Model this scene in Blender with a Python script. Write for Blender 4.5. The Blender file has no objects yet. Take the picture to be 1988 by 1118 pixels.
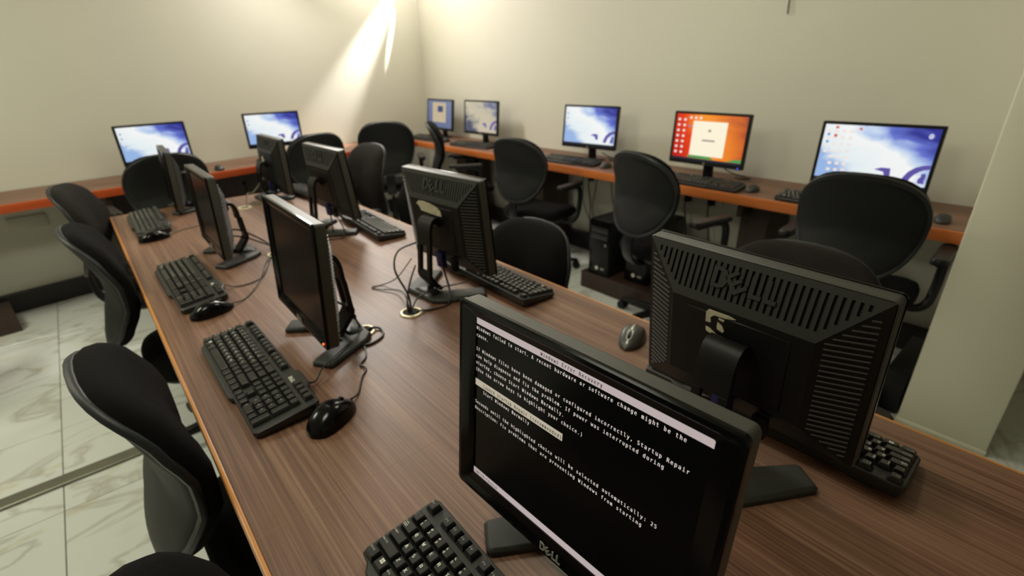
import bpy, bmesh, math, random
from mathutils import Vector, Matrix
random.seed(7)
PI = math.pi
D = bpy.data
SC = bpy.context.scene
COL = SC.collection

def rad(a): return a * PI / 180.0
def s2l(c):
    return tuple((x / 255 / 12.92) if x / 255 <= 0.04045 else ((x / 255 + 0.055) / 1.055) ** 2.4 for x in c)

# ------------------------------------------------------------------ camera, light, exposure
def set_camera():
    yaw, pitch, roll, f = 0.702956, 0.419326, 0.024381, 957.0878
    fw = Vector((math.cos(pitch) * math.sin(yaw), math.cos(pitch) * math.cos(yaw), -math.sin(pitch)))
    r = Vector((math.cos(yaw), -math.sin(yaw), 0)); d = fw.cross(r)
    c, s = math.cos(roll), math.sin(roll)
    r2 = c * r + s * d; d2 = -s * r + c * d
    M = Matrix(((r2.x, -d2.x, -fw.x, 0), (r2.y, -d2.y, -fw.y, 0), (r2.z, -d2.z, -fw.z, 1.42516), (0, 0, 0, 1)))
    cd = D.cameras.new('camera'); co = D.objects.new('camera', cd); COL.objects.link(co)
    co.matrix_world = M
    cd.sensor_width = 36.0; cd.sensor_fit = 'HORIZONTAL'; cd.lens = f / 1988 * 36.0
    cd.clip_start = 0.02; cd.clip_end = 50
    cd.dof.use_dof = True; cd.dof.focus_distance = 0.56; cd.dof.aperture_fstop = 5.0
    SC.camera = co
set_camera()

SC.view_settings.view_transform = 'Standard'
SC.view_settings.look = 'None'
SC.view_settings.gamma = 1.0
SC.view_settings.use_curve_mapping = False
SC.view_settings.exposure = 0.0

w = D.worlds.new('world'); SC.world = w; w.use_nodes = True
w.node_tree.nodes['Background'].inputs[0].default_value = (0.9, 0.95, 1.0, 1)
w.node_tree.nodes['Background'].inputs[1].default_value = 0.05

def lamp(name, kind, loc, target, power, color, **kw):
    ld = D.lights.new(name, kind); ld.energy = power; ld.color = color
    for k, v in kw.items(): setattr(ld, k, v)
    o = D.objects.new(name, ld); COL.objects.link(o); o.location = loc
    o.rotation_euler = (Vector(target) - Vector(loc)).to_track_quat('-Z', 'Y').to_euler()
    return o
# daylight that falls in through the high opening in the far corner, the streak it draws down the wall, and an added room fill
lamp('corner_daylight', 'AREA', (1.8, 4.50, 2.58), (1.4, 2.2, 0.9), 42, (1.0, 0.95, 0.89), shape='RECTANGLE', size=0.6, size_y=0.35)
lamp('ambient_fill', 'POINT', (0.9, 2.7, 2.45), (2.0, 4.25, 0), 15, (1.0, 0.96, 0.84), shadow_soft_size=0.4)  # added bare point lamp, general ambient fill above the table
lamp('corner_fill', 'POINT', (2.66, 4.50, 2.52), (2, 4, 0), 25, (1.0, 0.96, 0.90), shadow_soft_size=0.22)
lamp('daylight_streak', 'SPOT', (3.06, 5.0, 2.40), (1.97, 4.905, 1.06), 900, (1.0, 0.96, 0.93), spot_size=rad(20), spot_blend=1.0, shadow_soft_size=0.03)
lamp('sun_glint', 'SPOT', (3.06, 5.0, 2.62), (2.78, 5.038, 1.86), 900, (1.0, 0.97, 0.9), spot_size=rad(4.0), spot_blend=0.4, shadow_soft_size=0.003)
# weak ceiling fittings (the panels themselves are built below)
PANELS = [(-1.1, 2.9, 27), (-0.3, 1.0, 13), (1.7, 1.5, 11)]
for (px, py, pw) in PANELS:
    lamp('panel_lamp', 'AREA', (px, py, 2.64), (px, py, 0), pw, (0.98, 1.0, 0.80), shape='SQUARE', size=0.55)

# ------------------------------------------------------------------ materials
MATS = {}
def mat(name, base=(0.5, 0.5, 0.5), rough=0.5, metal=0.0, spec=0.5, bump=0.0, bscale=200.0, vary=0.0, vscale=8.0, coat=0.0, emit=None, estr=0.0):
    if name in MATS: return MATS[name]
    m = D.materials.new(name); m.use_nodes = True; nt = m.node_tree
    b = nt.nodes['Principled BSDF']
    b.inputs['Base Color'].default_value = (*base, 1)
    b.inputs['Roughness'].default_value = rough; b.inputs['Metallic'].default_value = metal
    b.inputs['Specular IOR Level'].default_value = spec
    b.inputs['Coat Weight'].default_value = coat
    if emit:
        b.inputs['Emission Color'].default_value = (*emit, 1); b.inputs['Emission Strength'].default_value = estr
    tc = nt.nodes.new('ShaderNodeTexCoord')
    if bump > 0:
        n = nt.nodes.new('ShaderNodeTexNoise'); n.inputs['Scale'].default_value = bscale; n.inputs['Detail'].default_value = 3
        bp = nt.nodes.new('ShaderNodeBump'); bp.inputs['Strength'].default_value = bump; bp.inputs['Distance'].default_value = 0.002
        nt.links.new(tc.outputs['Object'], n.inputs['Vector']); nt.links.new(n.outputs['Fac'], bp.inputs['Height'])
        nt.links.new(bp.outputs['Normal'], b.inputs['Normal'])
    if vary > 0:
        n = nt.nodes.new('ShaderNodeTexNoise'); n.inputs['Scale'].default_value = vscale; n.inputs['Detail'].default_value = 4
        r = nt.nodes.new('ShaderNodeValToRGB')
        r.color_ramp.elements[0].position = 0.3; r.color_ramp.elements[1].position = 0.7
        r.color_ramp.elements[0].color = (*[max(0, c * (1 - vary)) for c in base], 1)
        r.color_ramp.elements[1].color = (*[min(1, c * (1 + vary)) for c in base], 1)
        nt.links.new(tc.outputs['Object'], n.inputs['Vector']); nt.links.new(n.outputs['Fac'], r.inputs['Fac'])
        nt.links.new(r.outputs['Color'], b.inputs['Base Color'])
    MATS[name] = m
    return m

def wood_mat(name, dark, mid, light, axis, rough=0.35):
    """laminate with fine streaks along one axis of the object"""
    m = D.materials.new(name); m.use_nodes = True; nt = m.node_tree; L = nt.links
    b = nt.nodes['Principled BSDF']
    tc = nt.nodes.new('ShaderNodeTexCoord'); mp = nt.nodes.new('ShaderNodeMapping')
    sc = [240.0, 240.0, 240.0]; sc[axis] = 2.2
    mp.inputs['Scale'].default_value = sc
    L.new(tc.outputs['Object'], mp.inputs['Vector'])
    n = nt.nodes.new('ShaderNodeTexNoise'); n.inputs['Scale'].default_value = 1.0; n.inputs['Detail'].default_value = 5; n.inputs['Roughness'].default_value = 0.65
    L.new(mp.outputs['Vector'], n.inputs['Vector'])
    mp2 = nt.nodes.new('ShaderNodeMapping'); sc2 = [26.0, 26.0, 26.0]; sc2[axis] = 0.7; mp2.inputs['Scale'].default_value = sc2
    L.new(tc.outputs['Object'], mp2.inputs['Vector'])
    n2 = nt.nodes.new('ShaderNodeTexNoise'); n2.inputs['Scale'].default_value = 1.0; n2.inputs['Detail'].default_value = 3
    L.new(mp2.outputs['Vector'], n2.inputs['Vector'])
    ad = nt.nodes.new('ShaderNodeMix'); ad.data_type = 'FLOAT'; ad.inputs[0].default_value = 0.30
    L.new(n.outputs['Fac'], ad.inputs[2]); L.new(n2.outputs['Fac'], ad.inputs[3])
    r = nt.nodes.new('ShaderNodeValToRGB')
    r.color_ramp.elements[0].position = 0.35; r.color_ramp.elements[0].color = (*dark, 1)
    r.color_ramp.elements[1].position = 0.65; r.color_ramp.elements[1].color = (*light, 1)
    e = r.color_ramp.elements.new(0.5); e.color = (*mid, 1)
    L.new(ad.outputs[0], r.inputs['Fac']); L.new(r.outputs['Color'], b.inputs['Base Color'])
    b.inputs['Roughness'].default_value = rough; b.inputs['Specular IOR Level'].default_value = 0.6
    MATS[name] = m
    return m

def marble_mat(name):
    m = D.materials.new(name); m.use_nodes = True; nt = m.node_tree; L = nt.links
    b = nt.nodes['Principled BSDF']; b.inputs['Roughness'].default_value = 0.22
    tc = nt.nodes.new('ShaderNodeTexCoord'); oi = nt.nodes.new('ShaderNodeObjectInfo')
    ofs = nt.nodes.new('ShaderNodeVectorMath'); ofs.operation = 'MULTIPLY_ADD'
    cmb = nt.nodes.new('ShaderNodeCombineXYZ')
    for i in range(3): L.new(oi.outputs['Random'], cmb.inputs[i])
    ofs.inputs[1].default_value = (17, 29, 11)
    L.new(cmb.outputs[0], ofs.inputs[0]); L.new(tc.outputs['Object'], ofs.inputs[2])
    mp = nt.nodes.new('ShaderNodeMapping'); mp.inputs['Rotation'].default_value = (0, 0, 0.5); mp.inputs['Scale'].default_value = (1.0, 2.2, 1.0)
    L.new(ofs.outputs[0], mp.inputs['Vector'])
    n = nt.nodes.new('ShaderNodeTexNoise'); n.inputs['Scale'].default_value = 1.5; n.inputs['Detail'].default_value = 5; n.inputs['Distortion'].default_value = 0.7
    L.new(mp.outputs[0], n.inputs['Vector'])
    # thin veins where the noise crosses one half
    a = nt.nodes.new('ShaderNodeMath'); a.operation = 'SUBTRACT'; a.inputs[1].default_value = 0.5
    ab = nt.nodes.new('ShaderNodeMath'); ab.operation = 'ABSOLUTE'
    L.new(n.outputs['Fac'], a.inputs[0]); L.new(a.outputs[0], ab.inputs[0])
    r = nt.nodes.new('ShaderNodeValToRGB')
    r.color_ramp.elements[0].position = 0.0; r.color_ramp.elements[0].color = (*s2l((200, 198, 188)), 1)
    r.color_ramp.elements[1].position = 0.03; r.color_ramp.elements[1].color = (*s2l((228, 230, 224)), 1)
    L.new(ab.outputs[0], r.inputs['Fac'])
    n2 = nt.nodes.new('ShaderNodeTexNoise'); n2.inputs['Scale'].default_value = 3.4; n2.inputs['Detail'].default_value = 4; n2.inputs['Distortion'].default_value = 0.8
    L.new(mp.outputs[0], n2.inputs['Vector'])
    r2 = nt.nodes.new('ShaderNodeValToRGB')
    r2.color_ramp.elements[0].position = 0.60; r2.color_ramp.elements[0].color = (1, 1, 1, 1)
    r2.color_ramp.elements[1].position = 0.78; r2.color_ramp.elements[1].color = (*s2l((240, 230, 202)), 1)
    L.new(n2.outputs['Fac'], r2.inputs['Fac'])
    mx = nt.nodes.new('ShaderNodeMix'); mx.data_type = 'RGBA'; mx.blend_type = 'MULTIPLY'; mx.inputs[0].default_value = 1.0
    L.new(r.outputs['Color'], mx.inputs[6]); L.new(r2.outputs['Color'], mx.inputs[7])
    L.new(mx.outputs[2], b.inputs['Base Color'])
    MATS[name] = m
    return m

M_WALL = mat('painted_wall', s2l((216, 213, 198)), 0.75, bump=0.08, bscale=60, vary=0.015, vscale=1.5)
M_COLUMN = mat('column_paint', s2l((232, 228, 206)), 0.7, bump=0.05, bscale=60)
M_CEIL = mat('ceiling_paint', s2l((205, 200, 184)), 0.8, bump=0.03, bscale=40)
M_SKIRT = mat('black_skirting', (0.012, 0.011, 0.010), 0.45, vary=0.3)
M_GROUT = mat('grout', s2l((150, 146, 132)), 0.8, bump=0.1)
M_MARBLE = marble_mat('marble_tile')
M_STRIP = mat('aluminium_strip', s2l((128, 126, 112)), 0.42, 0.6, vary=0.08)
M_TABLE = wood_mat('walnut_laminate', s2l((84, 53, 38)), s2l((115, 80, 60)), s2l((142, 107, 85)), 1, 0.46)
M_TABLEX = wood_mat('walnut_laminate_cross', s2l((84, 53, 38)), s2l((115, 80, 60)), s2l((142, 107, 85)), 0, 0.46)
M_LIP = wood_mat('orange_edge_wood', s2l((178, 112, 50)), s2l((200, 132, 62)), s2l((214, 150, 80)), 1, 0.4)
M_BAND = wood_mat('orange_band_wood', s2l((176, 94, 38)), s2l((198, 108, 46)), s2l((210, 122, 56)), 1, 0.42)
M_BANDX = wood_mat('red_band_wood', s2l((164, 62, 20)), s2l((186, 76, 26)), s2l((200, 90, 34)), 0, 0.42)
M_SEAM = mat('seam_wood', s2l((150, 116, 90)), 0.5, vary=0.15, vscale=30)
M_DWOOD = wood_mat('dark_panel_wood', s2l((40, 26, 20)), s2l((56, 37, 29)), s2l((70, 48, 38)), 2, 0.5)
M_BLACK = mat('black_plastic', (0.006, 0.006, 0.006), 0.42, spec=0.3, bump=0.12, bscale=900)
M_GLOSS = mat('glossy_black_plastic', (0.003, 0.003, 0.0033), 0.16, spec=0.22, vary=0.1)
M_CASE = mat('monitor_plastic_lit', (0.058, 0.056, 0.048), 0.42, bump=0.15, bscale=1400)  # monitor plastic, lighter: light on the top edges put into the colour
M_BACK = mat('monitor_plastic_shaded', (0.007, 0.007, 0.0065), 0.45, spec=0.3, bump=0.15, bscale=1400)  # same plastic, darker: shade on the back put into the colour
M_VENT = mat('monitor_plastic_half_lit', (0.026, 0.026, 0.023), 0.5, spec=0.35, bump=0.15, bscale=1400)  # same plastic, middle tone: light on the upper slope put into the colour
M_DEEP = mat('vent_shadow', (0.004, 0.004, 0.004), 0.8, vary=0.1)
M_SCREEN = mat('dark_screen', (0.004, 0.004, 0.004), 0.25, spec=0.14, vary=0.05)
M_SCRTXT = mat('screen_text', (0, 0, 0), 0.6, emit=s2l((212, 200, 192)), estr=1.0, vary=0.01)
M_SCRBAR = mat('screen_bar', (0, 0, 0), 0.6, emit=s2l((182, 168, 166)), estr=1.0, vary=0.01)
M_SCRHI = mat('screen_highlight', (0, 0, 0), 0.6, emit=s2l((182, 172, 152)), estr=1.0, vary=0.01)
M_SCRDARK = mat('screen_dark_text', (0.004, 0.004, 0.004), 0.7, vary=0.01)
M_SILVER = mat('silver_plastic', s2l((176, 174, 164)), 0.35, 0.4, vary=0.05)
M_PAPER = mat('torn_paper', s2l((196, 186, 158)), 0.8, vary=0.2, vscale=60)
M_BLUEPLUG = mat('blue_connector', s2l((18, 22, 78)), 0.45, vary=0.1)
M_LEDO = mat('orange_led', (0.2, 0.03, 0.0), 0.4, emit=(1.0, 0.2, 0.03), estr=1.6, vary=0.02)
M_LEDB = mat('blue_led', (0.0, 0.0, 0.2), 0.4, emit=(0.08, 0.1, 1.0), estr=2.0, vary=0.02)
M_LEDG = mat('green_led', (0.0, 0.2, 0.0), 0.4, emit=(0.25, 0.6, 0.05), estr=0.6, vary=0.02)
M_KEY = mat('key_plastic', (0.014, 0.014, 0.013), 0.30, spec=0.6, bump=0.08, bscale=1200)
M_KBODY = mat('keyboard_plastic', (0.022, 0.022, 0.020), 0.45, bump=0.1, bscale=900)
M_LEGEND = mat('key_legend', s2l((232, 230, 216)), 0.6, vary=0.05)
M_FABRIC = mat('black_fabric', (0.0035, 0.0033, 0.003), 0.95, spec=0.15, bump=0.5, bscale=700, vary=0.15, vscale=14)
M_FABRICB = mat('brown_black_fabric', (0.016, 0.013, 0.0115), 0.95, spec=0.2, bump=0.5, bscale=700, vary=0.15, vscale=14)
M_SHELL = mat('chair_shell_plastic', (0.007, 0.0075, 0.007), 0.58, spec=0.32, bump=0.15, bscale=500)
M_RIM = mat('chair_rim_plastic', (0.012, 0.013, 0.015), 0.48, spec=0.4, bump=0.1, bscale=500)
M_CHROME = mat('grommet_metal', s2l((226, 212, 176)), 0.3, 0.35, vary=0.05)
M_STEEL = mat('brushed_steel', s2l((150, 148, 142)), 0.35, 0.8, vary=0.1)
M_CABLE = mat('cable_rubber', (0.016, 0.015, 0.014), 0.5, vary=0.1)
M_GCABLE = mat('grey_cable', s2l((112, 106, 88)), 0.55, vary=0.1)
M_SOCKET = mat('socket_plastic', s2l((204, 200, 182)), 0.5, vary=0.05)
M_TOWER = mat('tower_black', (0.010, 0.010, 0.010), 0.38, bump=0.08, bscale=600)
M_GREYM = mat('grey_mouse_plastic', s2l((66, 64, 60)), 0.4, vary=0.1)
M_PANEL = mat('lamp_panel', (0.8, 0.8, 0.7), 0.6, emit=(1.0, 0.97, 0.8), estr=1.5, vary=0.01)

# ------------------------------------------------------------------ mesh building
class MB:
    def __init__(s): s.v = []; s.f = []
    def add(s, vs, fs):
        o = len(s.v); s.v += [tuple(p) for p in vs]; s.f += [tuple(i + o for i in f) for f in fs]; return s
    def box(s, x0, x1, y0, y1, z0, z1):
        return s.add([(x0, y0, z0), (x1, y0, z0), (x1, y1, z0), (x0, y1, z0), (x0, y0, z1), (x1, y0, z1), (x1, y1, z1), (x0, y1, z1)],
                     [(3, 2, 1, 0), (4, 5, 6, 7), (0, 1, 5, 4), (1, 2, 6, 5), (2, 3, 7, 6), (3, 0, 4, 7)])
    def rings(s, rs, cap0=True, cap1=True, close=True):
        o = len(s.v); n = len(rs[0])
        for r in rs: s.v += [tuple(p) for p in r]
        for k in range(len(rs) - 1):
            a = o + k * n; b = a + n
            for i in range(n if close else n - 1):
                j = (i + 1) % n; s.f.append((a + i, a + j, b + j, b + i))
        if cap0: s.f.append(tuple(o + i for i in reversed(range(n))))
        if cap1: s.f.append(tuple(o + (len(rs) - 1) * n + i for i in range(n)))
        return s
    def prism(s, poly, z0, z1):
        return s.rings([[(x, y, z0) for x, y in poly], [(x, y, z1) for x, y in poly]])
    def tube(s, pts, r, n=7, cap=True):
        pts = [Vector(p) for p in pts]; rs = []
        up = None
        for i, p in enumerate(pts):
            t = (pts[min(i + 1, len(pts) - 1)] - pts[max(i - 1, 0)]).normalized()
            if up is None:
                up = Vector((0, 0, 1)) if abs(t.z) < 0.9 else Vector((1, 0, 0))
            a = t.cross(up).normalized(); b = a.cross(t).normalized(); up = b
            rr = r[i] if isinstance(r, (list, tuple)) else r
            rs.append([p + rr * (math.cos(2 * PI * k / n) * a + math.sin(2 * PI * k / n) * b) for k in range(n)])
        return s.rings(rs, cap, cap)
    def cyl(s, c, r0, r1, z0, z1, n=16):
        return s.rings([[(c[0] + r0 * math.cos(2 * PI * k / n), c[1] + r0 * math.sin(2 * PI * k / n), z0) for k in range(n)],
                        [(c[0] + r1 * math.cos(2 * PI * k / n), c[1] + r1 * math.sin(2 * PI * k / n), z1) for k in range(n)]])
    def xform(s, M, start=0):
        for i in range(start, len(s.v)): s.v[i] = tuple(M @ Vector(s.v[i]))
        return s
    def mesh(s, name, m, bevel=0.0, seg=2, smooth=40, wn=False):
        me = D.meshes.new(name); me.from_pydata(s.v, [], s.f); me.update()
        bm = bmesh.new(); bm.from_mesh(me)
        bmesh.ops.recalc_face_normals(bm, faces=bm.faces)
        if bevel > 0:
            es = [e for e in bm.edges if len(e.link_faces) == 2 and e.calc_face_angle(0) > 0.5]
            bmesh.ops.bevel(bm, geom=es, offset=bevel, segments=seg, profile=0.5, affect='EDGES', clamp_overlap=True)
        bm.to_mesh(me); bm.free()
        if smooth:
            for p in me.polygons: p.use_smooth = True
            me.set_sharp_from_angle(angle=rad(smooth))
        me.materials.append(m if not isinstance(m, str) else MATS[m])
        return me

def link(name, me, parent=None, loc=None, rot=None):
    o = D.objects.new(name, me); COL.objects.link(o)
    if parent is not None: o.parent = parent
    if loc is not None: o.location = loc
    if rot is not None: o.rotation_euler = rot
    return o
def tag(o, label, cat, group=None):
    o['label'] = label; o['category'] = cat
    if group: o['group'] = group
    return o
def thing(name, label, cat, loc=(0, 0, 0), rz=0.0, group=None):
    o = link(name, None, None, loc, (0, 0, rz)); o.empty_display_size = 0.05
    return tag(o, label, cat, group)
def struct(name, me, parent=None, loc=None, rot=None):
    o = link(name, me, parent, loc, rot)
    if parent is None: o['kind'] = 'structure'
    return o
def copy_tree(o, parent=None):
    c = o.copy(); COL.objects.link(c)
    if parent is not None: c.parent = parent
    for ch in list(o.children): copy_tree(ch, c)
    return c
def bez(pts, n=8):
    """smooth path through points (Catmull-Rom)"""
    P = [Vector(p) for p in pts]; out = []
    for i in range(len(P) - 1):
        p0 = P[max(i - 1, 0)]; p1 = P[i]; p2 = P[i + 1]; p3 = P[min(i + 2, len(P) - 1)]
        for k in range(n):
            t = k / n
            out.append(0.5 * ((2 * p1) + (p2 - p0) * t + (2 * p0 - 5 * p1 + 4 * p2 - p3) * t * t + (3 * p1 - p0 - 3 * p2 + p3) * t ** 3))
    out.append(P[-1]); return out
def rrect(x0, x1, y0, y1, r, n=4):
    pts = []
    for cx, cy, a in ((x1 - r, y1 - r, 0), (x0 + r, y1 - r, 90), (x0 + r, y0 + r, 180), (x1 - r, y0 + r, 270)):
        for k in range(n + 1):
            t = rad(a + 90 * k / n); pts.append((cx + r * math.cos(t), cy + r * math.sin(t)))
    return pts

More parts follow.
